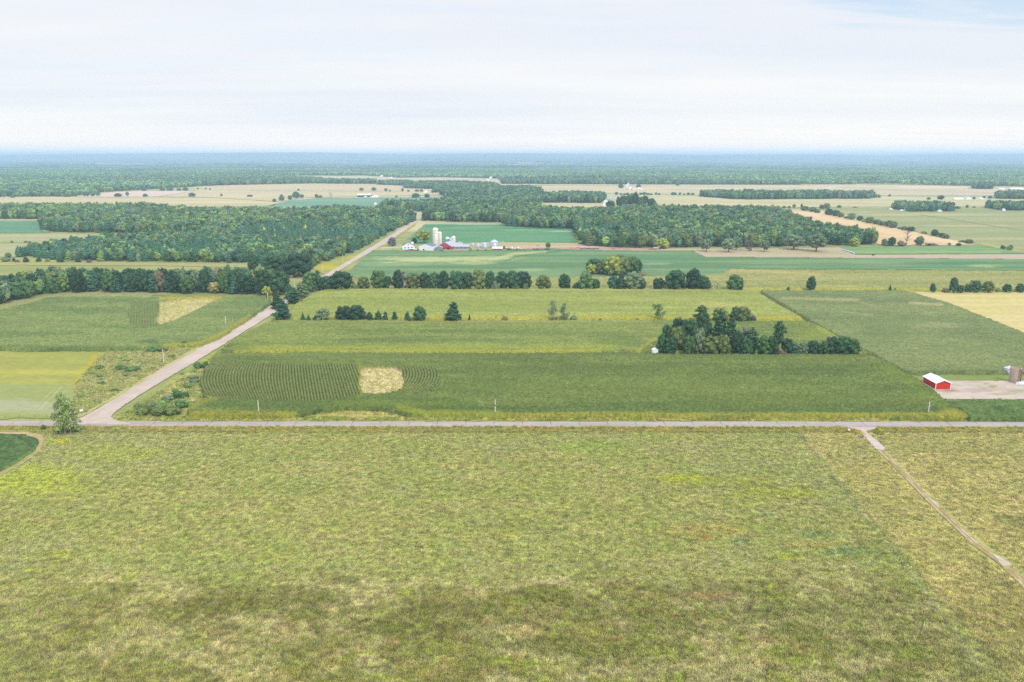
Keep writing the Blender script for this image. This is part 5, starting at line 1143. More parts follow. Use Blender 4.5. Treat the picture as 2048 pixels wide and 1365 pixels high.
def meadow():
    rng = np.random.default_rng(5)
    wp = world_poly(TRAP)
    n = 230000
    ymin, ymax = wp[:, 1].min() + 3, P(1024, 856.3).y
    # even over the ground
    Y = np.sqrt(rng.uniform((ymin + 25) ** 2, (ymax + 25) ** 2, n)) - 25
    X = rng.uniform(-1, 1, n) * (Y * .76 + 18)
    px, py = Q(X, Y)
    for pl in ([(1694, 850), (1752, 850), (1748, 858), (1733, 862), (1740, 870), (1774, 897), (1766, 904), (1752, 899), (1730, 874), (1704, 862)], [(-240, 862), (60, 861), (96, 880), (60, 922), (0, 958), (-240, 1040)], [(1985, 1105), (2026, 1128), (2010, 1136)]):
        k = ~inpoly(px, py, pl); X, Y, px, py = X[k], Y[k], px[k], py[k]
    d = segdist(px, py, trk); k = (d > 8 + 6 * (py - 900) / 300) | (rng.random(len(X)) < .10)
    X, Y, px, py = X[k], Y[k], px[k], py[k]
    n = len(X)
    c = pasture_color(X, Y) * rng.uniform(.87, 1.13, (n, 1)) * rng.uniform(.95, 1.05, (n, 3)) * np.array([2.12, 2.02, 1.85])
    n3 = fbm(X, Y, 1.5, 1.5, 2, 99)
    stalk = (rng.random(n) < .18 + .10 * sstep(n3, .5, .65))
    c = np.where(stalk[:, None], mixa(c, S(206, 192, 150) * 1.1, .55), c)
    dark = rng.random(n) < .07
    c = np.where(dark[:, None], c * .66, c)
    s = rng.uniform(.7, 1.25, n); low = sstep(py, 1130, 1220)
    sz = s * (.75 + .55 * low) * (0.8 + .4 * fbm(X, Y, 8, 8, 3, 55))
    idx = np.where(stalk & (rng.random(n) < .5), 4 + rng.integers(0, 2, n), rng.integers(0, 4, n))
    rot = np.zeros((n, 3)); rot[:, 2] = rng.uniform(0, 6.28, n)
    z = np.full(n, .10)
    scatter('grass', np.stack([X, Y, z], 1), np.stack([s, s, sz], 1), rot, idx, c, COL['grass_tufts'], 'rough pasture grass covering the whole foreground', 'grass')
meadow()
def verges():
    """longer grass and yellow flowers on the verges, the scrub and the clearings"""
    rng = np.random.default_rng(15)
    Xs, Ys, Cs = [], [], []
    for poly, sp, ca, cb in (([(232, 831), (400, 834), (1000, 835), (1940, 836.5), (2300, 837), (2300, 842), (1000, 842), (400, 842), (236, 841)], .9, S(168, 178, 92), S(206, 198, 132)),
                             ([(-260, 854), (1690, 855.6), (1690, 861), (-260, 860)], 1.0, S(160, 172, 76), S(196, 180, 90)), ([(1755, 855.6), (2300, 856), (2300, 861), (1755, 861)], 1.5, S(160, 172, 76), S(196, 180, 90)),
                             ([(216, 702), (300, 694), (400, 690), (470, 652), (520, 616), (396, 694), (172, 826), (148, 834), (146, 800), (152, 770), (170, 745)], 1.25, S(164, 174, 104), S(196, 192, 136)),
                             ([(240, 832), (300, 795), (430, 712), (405, 745), (402, 775), (412, 793), (380, 815), (378, 830)], 1.2, S(158, 174, 96), S(206, 200, 138)),
                             (CLEAR, .85, S(228, 222, 166), S(206, 206, 142)), ([(600, 830), (650, 818), (700, 815.5), (760, 816.5), (800, 825), (800, 832)], .9, S(198, 192, 118), S(176, 178, 92)),
                             (LCL, 1.6, S(214, 212, 150), S(196, 200, 124)), ([(1704, 860), (1728, 868), (1726, 873), (1702, 864)], .7, S(176, 170, 60), S(206, 190, 40)), ([(1752, 858), (1766, 860), (1764, 872), (1752, 868)], .7, S(176, 170, 60), S(206, 190, 40))):
        X, Y = spots(poly, sp, rng, .5)
        t = sstep(fbm(X, Y, 6, 4, 3, 7), .4, .6)[:, None] * rng.uniform(.3, 1, (len(X), 1))
        Xs.append(X); Ys.append(Y); Cs.append((ca * (1 - t) + cb * t) * rng.uniform(.8, 1.2, (len(X), 1)) * 1.5)
    X, Y, c = np.concatenate(Xs), np.concatenate(Ys), np.concatenate(Cs)
    n = len(X); s = rng.uniform(.8, 1.3, n); rot = np.zeros((n, 3)); rot[:, 2] = rng.uniform(0, 6.28, n)
    scatter('grass', np.stack([X, Y, np.full(n, .2)], 1), np.stack([s, s, s * rng.uniform(.7, 1.5, n)], 1), rot, rng.integers(0, 6, n), c, COL['grass_tufts'], 'long verge and clearing grass beside the roads and maize', 'grass')
verges()

# ------------------------------------------------------------------ buildings
WHITE = plain('white_paint', (.80, .80, .80), noise=.04, stripes=(0, .9, .06))
WHITEX = plain('white_trim', (.82, .82, .82), noise=.03)
RED = plain('red_sheeting', S(224, 62, 40, 1.1), noise=.05, stripes=(0, .9, .10))
RED_SHADED = plain('red_sheeting_shaded', S(200, 50, 38, 1.1), noise=.06, stripes=(1, .9, .12))  # same red sheeting, darkened: the side wall's shade put into the colour
REDOLD = plain('old_red_boards', S(196, 84, 84, 1.1), noise=.12, stripes=(0, .5, .12))
ROOFW = plain('white_metal_roof', (.74, .76, .80), rough=.5, spec=.4, noise=.03, stripes=(1, .9, .05))
ROOFG = plain('grey_shingles', S(138, 142, 158, 1.3), noise=.10, scale=3)
ROOFS = plain('galvanised_roof', S(200, 206, 220, 1.3), rough=.45, spec=.5, noise=.08, stripes=(1, .8, .08))
BLUEG = plain('blue_grey_sheeting', S(160, 174, 194, 1.2), noise=.08, stripes=(0, .8, .1))
BLUE = plain('deep_blue_sheeting', S(38, 62, 128, 1.1), noise=.06, stripes=(0, .9, .1))
CONC = plain('silo_staves', (.64, .59, .52), noise=.08, stripes=(2, .76, .13), scale=.7, squash=(1, 1, .3))
CONCO = plain('old_stave_wall', S(190, 166, 142, 1.15), noise=.14, stripes=(2, .5, .30), scale=.8, squash=(1, 1, .25))
DOMEW = plain('white_dome', (.80, .80, .80), rough=.4, spec=.4, noise=.03)
STEEL = plain('corrugated_steel', S(196, 206, 220, 1.2), rough=.4, spec=.5, metal=.25, noise=.05, stripes=(2, .35, .12))  # shading of the corrugation put into the colour as dark stripes
STEELR = plain('bin_roof', S(222, 228, 238, 1.3), rough=.4, spec=.5, noise=.04)
DARK = plain('dark_opening', S(46, 44, 48, 1.1), noise=.1)
GLASS = plain('window_glass', S(84, 96, 116, 1.2), rough=.15, spec=.6, noise=.05)
WOODP = plain('weathered_pole', (.66, .61, .52), noise=.14, scale=3)
GREYM = plain('grey_metal', S(170, 176, 184, 1.2), rough=.4, spec=.5, noise=.05)
DIRTYW = plain('pale_plastic', S(226, 232, 242, 1.25), rough=.4, spec=.4, noise=.06)
def obj_py(name, vs, fs, mat, parent=None):
    me = bpy.data.meshes.new(name); me.from_pydata([tuple(map(float, v)) for v in vs], [], fs); me.materials.append(mat); me.update()
    return link(bpy.data.objects.new(name, me), parent)
def boxv(vs, fs, x0, x1, y0, y1, z0, z1):
    b = len(vs)
    vs += [(x0, y0, z0), (x1, y0, z0), (x1, y1, z0), (x0, y1, z0), (x0, y0, z1), (x1, y0, z1), (x1, y1, z1), (x0, y1, z1)]
    fs += [(b, b + 3, b + 2, b + 1), (b + 4, b + 5, b + 6, b + 7), (b, b + 1, b + 5, b + 4), (b + 1, b + 2, b + 6, b + 5), (b + 2, b + 3, b + 7, b + 6), (b + 3, b, b + 4, b + 7)]
def box(name, x0, x1, y0, y1, z0, z1, mat, parent):
    vs, fs = [], []; boxv(vs, fs, x0, x1, y0, y1, z0, z1); return obj_py(name, vs, fs, mat, parent)
def gable(name, pos, w, l, eave, ridge, rz, wall, roof, label, cat, group=None, over=.35, doors=(), wins=(), swins=(), trim=None, chimney=False, name2=None, side=None):
    """ridge runs along local y from the front gable (y=0) to the back; doors: (x, width, height), wins: (x, z, w, h) on the front gable, swins: (side, y, z, w, h)"""
    e = empty(name, pos, rz)
    h = w / 2
    prof = [(-h, 0), (h, 0), (h, eave), (0, ridge), (-h, eave)]
    vs = [(x, 0, z_) for x, z_ in prof] + [(x, l, z_) for x, z_ in prof]
    if side is None:
        fs = [(0, 1, 2, 3, 4), (9, 8, 7, 6, 5)] + [(i, i + 5, (i + 1) % 5 + 5, (i + 1) % 5) for i in (1, 4, 0)]
        obj_py('wall', vs, fs, wall, e)
    else:
        obj_py('wall', vs, [(0, 1, 2, 3, 4), (9, 8, 7, 6, 5)], wall, e)
        obj_py('wall', [(-h, 0, 0), (-h, 0, eave), (-h, l, eave), (-h, l, 0), (h, 0, 0), (h, 0, eave), (h, l, eave), (h, l, 0)], [(0, 1, 2, 3), (7, 6, 5, 4)], side, e)
    t = .18; sl = (ridge - eave) / h; ex = over
    vs, fs = [], []
    for s in (-1, 1):
        b = len(vs)
        for y in (-over, l + over):
            vs += [(0, y, ridge + .03), (0, y, ridge + .03 + t), (s * (h + ex), y, eave - sl * ex + .03 + t), (s * (h + ex), y, eave - sl * ex + .03)]
        q = [(0, 1, 2, 3), (4, 7, 6, 5), (1, 5, 6, 2), (0, 3, 7, 4), (2, 6, 7, 3), (0, 4, 5, 1)]
        fs += [tuple(b + i for i in (f if s > 0 else f[::-1])) for f in q]
    rf = obj_py('roof', vs, fs, roof, e)
    if chimney: box('chimney', .4, 1.0, l * .5, l * .5 + .6, ridge - .8, ridge + 1.0, REDOLD, rf)
    for (x, dw, dh) in doors:
        d = box('door', x - dw / 2, x + dw / 2, -.06, .02, 0.02, dh, DARK if dw > 1.2 else WHITEX, e)
        box('handle', x + dw * .3, x + dw * .3 + .12, -.10, -.05, dh * .45, dh * .45 + .12, GREYM, d)
    for (x, z_, ww, wh) in wins:
        f = box('window', x - ww / 2, x + ww / 2, -.05, .02, z_, z_ + wh, GLASS, e)
        vs, fs = [], []; boxv(vs, fs, x - ww / 2 - .1, x + ww / 2 + .1, -.07, .01, z_ + wh + .002, z_ + wh + .12); boxv(vs, fs, x - ww / 2 - .1, x + ww / 2 + .1, -.07, .01, z_ - .12, z_ - .002)
        obj_py('frame', vs, fs, WHITEX, f)
    for (s, y, z_, ww, wh) in swins:
        x0, x1 = (-h - .05, -h + .02) if s < 0 else (h - .02, h + .05)
        box('window', x0, x1, y - ww / 2, y + ww / 2, z_, z_ + wh, GLASS, e)
    if trim:
        for s in (-1, 1):
            box('corner_trim', s * h - .14, s * h + .14, -.08, .16, 0.0, eave - .05, trim, e)
            if s < 0: box('corner_trim', s * h - .14, s * h + .14, l - .16, l + .08, 0.0, eave - .05, trim, e)
        box('base_trim', -h + .16, h - .16, -.07, .05, 0, .28, trim, e)
        box('base_trim', -h - .07, -h + .05, .18, l - .18, 0, .28, trim, e)
        vs, fs = [], []
        for s in (-1, 1):
            b = len(vs)
            vs += [(0, -over - .05, ridge + .24), (0, -over - .05, ridge - .12), (s * (h + ex), -over - .05, eave - sl * ex - .12), (s * (h + ex), -over - .05, eave - sl * ex + .24)]
            vs += [(x, -over + .02, z_) for (x, _, z_) in vs[b:b + 4]]
            fs += [(b, b + 1, b + 2, b + 3), (b + 4, b + 7, b + 6, b + 5), (b + 1, b + 5, b + 6, b + 2), (b, b + 3, b + 7, b + 4)]
        obj_py('fascia', vs, fs, trim, rf)
    return tag(e, label, cat, group)
def ring(vs, r, z_, n=24):
    b = len(vs); vs += [(r * math.cos(2 * math.pi * k / n), r * math.sin(2 * math.pi * k / n), z_) for k in range(n)]; return b
def lathe(name, prof, mat, parent, n=24, smooth=True, closed=True):
    vs, fs = [], []
    rs = [ring(vs, r, z_, n) for r, z_ in prof]
    for a, b in zip(rs[:-1], rs[1:]):
        fs += [(a + k, a + (k + 1) % n, b + (k + 1) % n, b + k) for k in range(n)]
    if closed: fs.append(tuple(rs[-1] + k for k in range(n)))
    o = obj_py(name, vs, fs, mat, parent)
    if smooth: o.data.polygons.foreach_set('use_smooth', [len(p.vertices) == 4 for p in o.data.polygons])
    return o
def silo(px, py, h, w, label, group, wall=None, domed=True, rz=math.radians(250), chute=True, zoff=0):
    p = P(px, py); m = mpp(p); H = h * m; R = w * m / 2
    e = empty('silo', p, rz)
    dh = R * .75 if domed else 0
    b = lathe('body', [(R, 0), (R, H - dh)], wall or CONC, e, closed=True)
    for k in range(1, 5):
        zz = (H - dh) * k / 5; lathe('hoop', [(R + .02, zz - .08), (R + .06, zz), (R + .02, zz + .08)], GREYM, b, closed=False)
    if domed:
        lathe('dome', [(R + .12, H - dh - .1)] + [((R + .12) * math.cos(a), H - dh + dh * math.sin(a)) for a in (0.01, .3, .6, .9, 1.2, 1.45)], DOMEW, e)
    if chute: box('chute', R - .12, R + .65, -.45, .45, 0.2, H - dh - .1, wall or CONC, e)
    return tag(e, label, 'silo', group)
def grain_bin(px, py, h, w, label, group, roofk=.38):
    p = P(px, py); m = mpp(p); H = h * m; R = w * m / 2
    e = empty('grain_bin', p)
    rh = R * .55
    lathe('body', [(R, 0), (R, H - rh)], STEEL, e)
    rf = lathe('roof', [(R + .15, H - rh - .05), (R * .15, H - .12), (R * .15, H)], STEELR, e, smooth=False)
    box('door', -.45, .45, -R - .08, -R + .2, .2, 1.9, GREYM, e)
    vs, fs = [], []
    for s in (-.22, .22): boxv(vs, fs, R * .7 + s - .03, R * .7 + s + .03, -R * .72 - .12, -R * .72 - .06, .3, H - rh)
    obj_py('ladder', vs, fs, GREYM, e)
    return tag(e, label, 'grain bin', group)
def rz_to_vp(px, py, px2, py2):
    a, b = P(px, py), P(px2, py2); return -math.atan2(b.x - a.x, b.y - a.y), (b - a).length

# red barn beside the paved road
a, b = P(1871, 780.5), P(1900, 780.3)
rz, ln = rz_to_vp(1871, 780.5, 1846, 766.4)
m = mpp(a)
gable('barn', (a + b) / 2, (b - a).length, ln, 13.4 * m / .945, 19.0 * m / .945, rz, RED, ROOFW, 'bright red metal barn with white roof and trim at the farmyard edge', 'barn', over=.45, trim=WHITEX, side=RED_SHADED)
# grain bin and old silo at the right edge
grain_bin(2016.5, 748.5, 17.5, 17, 'small silver grain bin behind the roofless silo at the right edge', None)
p = P(2027, 765); m = mpp(p); e = empty('silo', p, math.radians(-62)); R = 9.3 * m; H = 28.5 * m / .945
bd_ = lathe('body', [(R, 0), (R, H), (R - .25, H), (R - .25, .3)], CONCO, e, closed=True, n=32)
for k in range(1, 12): lathe('hoop', [(R + .01, H * k / 12 - .05), (R + .05, H * k / 12), (R + .01, H * k / 12 + .05)], GREYM, bd_, closed=False, n=32)
box('chute_opening', R - .05, R + .06, -.4, .4, .3, H - .1, DARK, e)
for s in (-1, 1): box('chute_wall', R - .1, R + .8, s * .66 - .12, s * .66 + .12, 0.0, H - .05, CONCO, e)
tag(e, 'roofless concrete stave silo with a dark chute at the right edge', 'silo')
p = P(2031, 770); e = empty('silage_bag', p, math.radians(-4)); vs, fs = [], []
n = 10; L_ = 22
prof = [(0, .25), (.6, .9), (1.6, 1.0), (4, 1.03), (8, .98), (13, 1.02), (18, 1), (L_, 1)]
for i, (x, k) in enumerate(prof):
    for j in range(n + 1):
        w_ = math.pi * j / n; vs.append((x, math.cos(w_) * 1.5 * k, math.sin(w_) * 1.7 * k))
for i in range(len(prof) - 1):
    for j in range(n): q_ = i * (n + 1) + j; fs.append((q_, q_ + 1, q_ + n + 2, q_ + n + 1))
fs.append(tuple(range(n + 1)))
o = obj_py('bag', vs, fs, DIRTYW, e); o.data.polygons.foreach_set('use_smooth', [True] * len(o.data.polygons))
box('dark_base_strip', .3, L_, -1.75, -1.55, 0, .25, DARK, e)  # dark strip along the foot of the bag
tag(e, 'pale blue white silage bag lying in front of the roofless silo', 'silage bag')
p = P(2041, 750); e = empty('auger', p, .3)
vs, fs = [], []; tube(vs, fs, [(0, 0, 3.4), (2.6, 0, .5)], [.22, .22], 8); obj_py('tube', vs, fs, WHITEX, e)
vs, fs = [], []; tube(vs, fs, [(1.4, -.8, 0), (1.1, 0, 2.1)], [.06, .06], 6); tube(vs, fs, [(1.4, .8, 0), (1.1, 0, 2.1)], [.06, .06], 6); obj_py('support', vs, fs, GREYM, e)
tag(e, 'white grain auger leaning behind the roofless silo', 'auger')

# the dairy farm
FG = 'buildings of the dairy farm'
def gb(px, py, wpx, hpx_e, hpx_r, lm, rz, wall, roof, label, cat, **k):
    p = P(px, py); m = mpp(p)
    return gable(k.pop('nm', cat.replace(' ', '_')), p, wpx * m, lm, hpx_e * m, hpx_r * m, rz, wall, roof, label, cat, k.pop('group', FG), **k)
h0 = gb(817, 500, 24, 8, 14.5, 12, math.radians(6), WHITE, ROOFG, 'white two-storey farmhouse with grey roof and dormers by the farm drive', 'farmhouse', nm='farmhouse', wins=[(-4, 1.6, 1.4, 1.6), (0, 1.6, 1.4, 1.6), (4, 1.6, 1.4, 1.6), (0, 5.6, 1.2, 1.4)], doors=[(2.2, 1.1, 2.1)], chimney=True)
m = mpp(P(817, 500))
for s in (1,):
    for y in (3.0, 8.0):
        d = box('dormer', 3.4, 6.2, y, y + 2.4, 6.0, 8.4, WHITEX, h0); box('window', 6.2, 6.24, y + .6, y + 1.8, 6.7, 7.8, GLASS, d)
gb(823, 502.5, 20, 2.6, 4.2, 4.5, 0, REDOLD, ROOFW, 'low red brick porch building in front of the farmhouse', 'shed', nm='shed', wins=[(-3, .6, 1.6, 1), (3, .6, 1.6, 1)])
gb(851.5, 502, 29, 9.5, 14, 14, math.radians(-14), WHITE, ROOFG, 'white machine shed with a wide plain gable and grey roof', 'shed', nm='shed', doors=[(-2.5, 1.6, 2.2)])
gb(878, 502, 13.5, 6, 8.5, 8, 0, BLUEG, ROOFS, 'small blue grey shed between the white machine shed and the red barn', 'shed', nm='shed', wins=[(-2.5, 1.2, 1.2, .8), (2.5, 1.2, 1.2, .8)])
gb(889.5, 500, 31, 6.5, 14.5, 26, math.radians(-16), REDOLD, ROOFS, 'faded red dairy barn with silver roof below the tall silos', 'barn', nm='barn', doors=[(4.5, 3.2, 3.0)], wins=[(-4, 4.6, 1.3, 1.1), (0, 6.6, 1.2, 1.2), (-8, 1.2, 1.6, 1.0)])
gb(897, 492, 16, 8, 14, 20, math.radians(-8), BLUEG, ROOFS, 'grey barn wing standing behind the two short silos', 'barn', nm='barn')
SGp = 'silos of the dairy farm'
silo(871.5, 494, 38, 11, 'tallest cream silo with white dome at the dairy farm', SGp)
silo(880, 492, 28, 7.6, 'second silo, half hidden behind the tallest one', SGp)
silo(895, 490, 15.5, 6.5, 'shortest domed silo, behind the faded red barn roof', SGp)
silo(907.5, 493, 20.5, 7, 'slim domed silo at the corner of the long grey shed', SGp)
p = P(918.5, 503); m = mpp(p)
gable('shed', P(898.5, 498.5), 9.5 , 41 * m, 5.6 * m, 9.2 * m, -math.pi / 2, BLUEG, ROOFS, 'long low grey blue shed with silver roof and small windows', 'shed', FG, swins=[(1, y, 1.4, 1.6, 1.2) for y in (5, 10, 15, 20, 25)], doors=[])
gb(918, 492.5, 14, 4.5, 7, 10, 0, WHITE, ROOFS, 'pale low-roofed shed behind the long grey blue shed', 'shed', nm='shed')
BGp = 'grain bins of the dairy farm'
grain_bin(946, 493.5, 7.5, 6.2, 'leftmost little grain bin at the dairy farm', BGp)
grain_bin(956.5, 496.5, 9.5, 9, 'squat grain bin, second from the left', BGp)
grain_bin(962.5, 495, 7.5, 5, 'narrow grain bin tucked between two wider ones', BGp)
grain_bin(969.5, 497.5, 12.5, 11, 'middle-sized grain bin left of the biggest one', BGp)
grain_bin(988.5, 496, 16.5, 17.2, 'biggest grain bin of the dairy farm', BGp)
p = P(985, 502)
gable('shed', P(985.5, 500), 7, 20 * mpp(p), 3.2 * mpp(p), 5.8 * mpp(p), -math.pi / 2, REDOLD, ROOFW, 'low red shed with white roof in front of the biggest grain bin', 'shed', FG, swins=[(1, 4, .8, 1.5, 1), (1, 9, .8, 1.5, 1)])
row([('shrub', 941, 502, 6, 8, 'lt'), ('shrub', 955, 502, 4, 8, 'ol'), ('shrub', 973, 502, 5, 9, 'lt'), ('shrub', 1008, 499, 8, 9, 'mid'), ('shrub', 1017, 501, 5, 12, 'ol'), ('shrub', 1032, 502, 5, 14, 'ol'), ('shrub', 1045, 502, 4, 12, 'lt'), ('shrub', 884, 503, 3, 10, 'lt'), ('shrub', 836, 502, 4, 6, 'dk')], 'among the dairy farm buildings', 'farm bushes')
# calf hutches
def copy_tree(o, parent=None):
    c = o.copy(); sc.collection.objects.link(c); c.parent = parent
    for ch in list(o.children): copy_tree(ch, c)
    return c
def hutch():
    e = empty('calf_hutch', (0, 0, 0))
    vs, fs = [], []
    for y in (0, 2.4):
        for j in range(9): w_ = math.pi * j / 8; vs.append((math.cos(w_) * 1.1, y, math.sin(w_) * 1.5))
    fs += [(j, j + 1, j + 10, j + 9) for j in range(8)]; fs.append(tuple(range(9))[::-1]); fs.append(tuple(range(9, 18)))
    obj_py('shell', vs, fs, WHITEX, e); box('opening', -.4, .4, -.03, .02, 0, .95, DARK, e)
    return e
hp = hutch()
for i in range(9):
    o = hp if i == 0 else copy_tree(hp)
    o.location = P(1010 + 4.1 * i, 497.2 + (i % 3) * .9); o.rotation_euler.z = (i * .7) % 1 - .5
    tag(o, 'small white calf hutch, %s from left right of the grain bins' % ORD[i + 1], 'calf hutch', 'calf hutches')
# wrapped bales
def bale():
    vs, fs = [], []
    n = 14
    for x, r in ((-.6, .55), (-.62, .72), (-.5, .78), (.5, .78), (.62, .72), (.6, .55)):
        for k in range(n): w_ = 2 * math.pi * k / n; vs.append((x, math.cos(w_) * r, .78 + math.sin(w_) * r))
    for i in range(5): fs += [(i * n + k, i * n + (k + 1) % n, (i + 1) * n + (k + 1) % n, (i + 1) * n + k) for k in range(n)]
    fs += [tuple(range(n))[::-1], tuple(range(5 * n, 6 * n))]
    return obj_py('wrapped_bale', vs, fs, DIRTYW)
bp = bale()
A, B = P(1686, 501.5), P(1708, 508.5)
nb = 18
for i in range(nb):
    o = bp if i == 0 else bp.copy()
    if i: sc.collection.objects.link(o)
    o.location = A + (B - A) * (i / (nb - 1)); o.rotation_euler.z = math.atan2((B - A).y, (B - A).x); o.scale = (1.25, 1.25, 1.25)
    tag(o, 'white wrapped bale, %s from the back end of the slanting row' % ORD[i + 1], 'bale', 'wrapped bales')
# cattle
def cow():
    me = bpy.data.meshes.new('cow')
    V = [(-.75, 0, 1.22), (-.35, 0, 1.15), (.1, 0, 1.12), (.55, 0, 1.22), (.85, 0, 1.35), (1.12, 0, 1.28), (1.38, 0, 1.05),
         (-.72, .2, .95), (-.62, .22, .62), (-.78, .22, .48), (-.74, .22, .04), (-.72, -.2, .95), (-.62, -.22, .62), (-.78, -.22, .48), (-.74, -.22, .04),
         (.55, .2, .85), (.52, .21, .5), (.54, .21, .04), (.55, -.2, .85), (.52, -.21, .5), (.54, -.21, .04), (-.93, 0, 1.15), (-1.0, 0, .6), (1.1, .17, 1.4), (1.1, -.17, 1.4)]
    Ed = [(0, 1), (1, 2), (2, 3), (3, 4), (4, 5), (5, 6), (0, 7), (7, 8), (8, 9), (9, 10), (0, 11), (11, 12), (12, 13), (13, 14), (3, 15), (15, 16), (16, 17), (3, 18), (18, 19), (19, 20), (0, 21), (21, 22), (5, 23), (5, 24)]
    rad = [.33, .38, .40, .36, .2, .16, .1, .17, .09, .06, .055, .17, .09, .06, .055, .15, .08, .055, .15, .08, .055, .05, .03, .05, .05]
    me.from_pydata(V, Ed, []); o = bpy.data.objects.new('cow', me); link(o)
    mo = o.modifiers.new('skin', 'SKIN'); mo.use_smooth_shade = True
    for i, r in enumerate(rad): me.skin_vertices[0].data[i].radius = (r, r)
    me.skin_vertices[0].data[2].use_root = True
    o.modifiers.new('sub', 'SUBSURF').levels = 1
    dg = bpy.context.evaluated_depsgraph_get()
    m2 = bpy.data.meshes.new_from_object(o.evaluated_get(dg))
    o.modifiers.clear(); o.data = m2; m2.name = 'cow'
    m2.materials.clear(); m2.materials.append(plain('black_coat', S(50, 42, 44, 1.1), noise=.3, scale=1.2)); return o
cw = cow()
cpos = [(1160 + i * 1.95 + rnd.uniform(-.5, .5), 499.6 + rnd.uniform(-.6, .8), rnd.uniform(-.3, .3) + (math.pi / 2)) for i in range(20)]
for i, (px, py, a_) in enumerate(cpos + [(1190, 490.6, .2), (1209, 490.8, 2.9), (1217, 490.5, 0), (1220.5, 491.1, .3), (1746, 513, .1)]):
    o = cw if i == 0 else cw.copy()
    if i: sc.collection.objects.link(o)
    o.location = P(px, py); o.rotation_euler.z = a_; o.scale = (1.15,) * 3 if i < 24 else (1.5,) * 3
    lab = 'black cow, %s from left in the line at the feed bunk' % ORD[i + 1] if i < 20 else ('black cow by the forest edge behind the dirt yard, %s from left' % ORD[i - 19] if i < 24 else 'single black cow standing alone on the right tan strip')
    tag(o, lab, 'cow', 'feeding cows' if i < 20 else ('cows by the trees' if i < 24 else None))
pA = P(1158, 500.9); e = empty('feed_bunk', pA); box('trough', 0, 32, -.5, .5, 0.05, .6, GREYM, e); box('rail', 0, 32, .55, .65, 1.1, 1.25, GREYM, e); tag(e, 'long grey feed bunk in front of the line of cows', 'feed bunk')
# feeders and wagons
def wheel_obj(parent, x, y, r, w_=.25):
    vs, fs = [], []; tube(vs, fs, [(x, y - w_, r), (x, y + w_, r)], [r, r], 14); o = obj_py('wheel', vs, fs, DARK, parent)
    vs, fs = [], []; tube(vs, fs, [(x, y - w_ - .02, r), (x, y + w_ + .02, r)], [r * .5, r * .5], 10); obj_py('rim', vs, fs, GREYM, o); return o
def wagon(px, py, ln_, col, label, rz=0.0, high=1.4):
    e = empty('wagon', P(px, py), rz)
    box('bed', -ln_ / 2, ln_ / 2, -1.1, 1.1, .85, 1.05, col, e); box('side_rail', -ln_ / 2, ln_ / 2, -1.15, -1.05, 1.06, high, col, e); box('front_rack', ln_ / 2 - .1, ln_ / 2, -1.0, 1.1, 1.06, high + .7, col, e)
    box('tongue', ln_ / 2, ln_ / 2 + 1.8, -.08, .08, .6, .75, DARK, e)
    for x in (-ln_ * .36, ln_ * .36):
        for y in (-1.0, 1.0): wheel_obj(e, x, y, .45)
    return tag(e, label, 'wagon')
BROWN = plain('rusty_brown', S(150, 92, 84, 1.1), noise=.2)
wagon(1071, 500.2, 7, DARK, 'dark flat wagon at the left end of the dirt yard'); wagon(1084, 500, 8.5, GREYM, 'grey flat wagon beside the small yard tree', high=1.9); wagon(1093, 501, 6, DARK, 'dark low wagon, rightmost of the three by the yard tree')
wagon(1305, 500.5, 10, BROWN, 'rusty brown wagon at the right end of the dirt yard'); wagon(1312, 498.5, 7, DIRTYW, 'pale covered wagon behind the rusty brown one', high=2.6)
for i, (px, py, lab) in enumerate([(1142, 498.3, 'red hay feeder, leftmost on the dirt yard'), (1151, 498.6, 'red hay feeder in the middle of the three near the cows'), (1156, 497.6, 'red hay feeder nearest the line of cows'), (1226, 499.6, 'red hay feeder right of the line of cows'), (1076, 493.5, 'red hay feeder on its own at the back of the yard')]):
    e = empty('hay_feeder', P(px, py)); vs, fs = [], []
    for z_ in (.1, .7, 1.2):
        boxv(vs, fs, -2, 2, -1.05, -.97, z_, z_ + .14); boxv(vs, fs, -2, 2, .97, 1.05, z_, z_ + .14)
    obj_py('rail', vs, fs, RED, e); vs, fs = [], []
    for x in (-2, -1, 0, 1, 1.9):
        boxv(vs, fs, x, x + .1, -1.12, -1.06, 0, 1.4); boxv(vs, fs, x, x + .1, 1.06, 1.12, 0, 1.4)
    obj_py('bars', vs, fs, RED, e); tag(e, lab, 'hay feeder', 'hay feeders')
# tractor
e = empty('tractor', P(1863, 493), math.radians(4)); e.scale = (1.5, 1.5, 1.5)
box('body', -.4, 2.1, -.45, .45, .8, 1.6, RED, e); cb = box('cab', -1.5, .0, -.75, .75, 1.2, 2.5, GLASS, e); box('roof', -1.6, .1, -.8, .8, 2.52, 2.7, WHITEX, cb)
for x, r in ((-1.0, .9), (1.6, .55)):
    for y in (-.95, .95): wheel_obj(e, x, y, r)
box('loader', 2.15, 2.6, -.9, .9, .3, .9, WHITEX, e); tag(e, 'red and white tractor at the back of the small green field', 'tractor')
# small sheds
gb(1311, 713, 10.5, 12.6, 15.2, 2.6, math.radians(8), WHITEX, ROOFW, 'small white shed at the left foot of the big grove', 'shed', nm='shed', group=None, over=.15, doors=[(.3, .8, 1.6)])
gb(583, 555, 4.5, 3, 4.4, 2.0, 0, WHITEX, ROOFW, 'tiny white shed below the huge dark oak', 'shed', nm='shed', group=None, over=.1)
gb(495, 549, 12, 8, 12, 9, math.radians(60), BLUEG, ROOFG, 'grey roofed house half hidden behind the front left woods', 'house', nm='house', group=None)
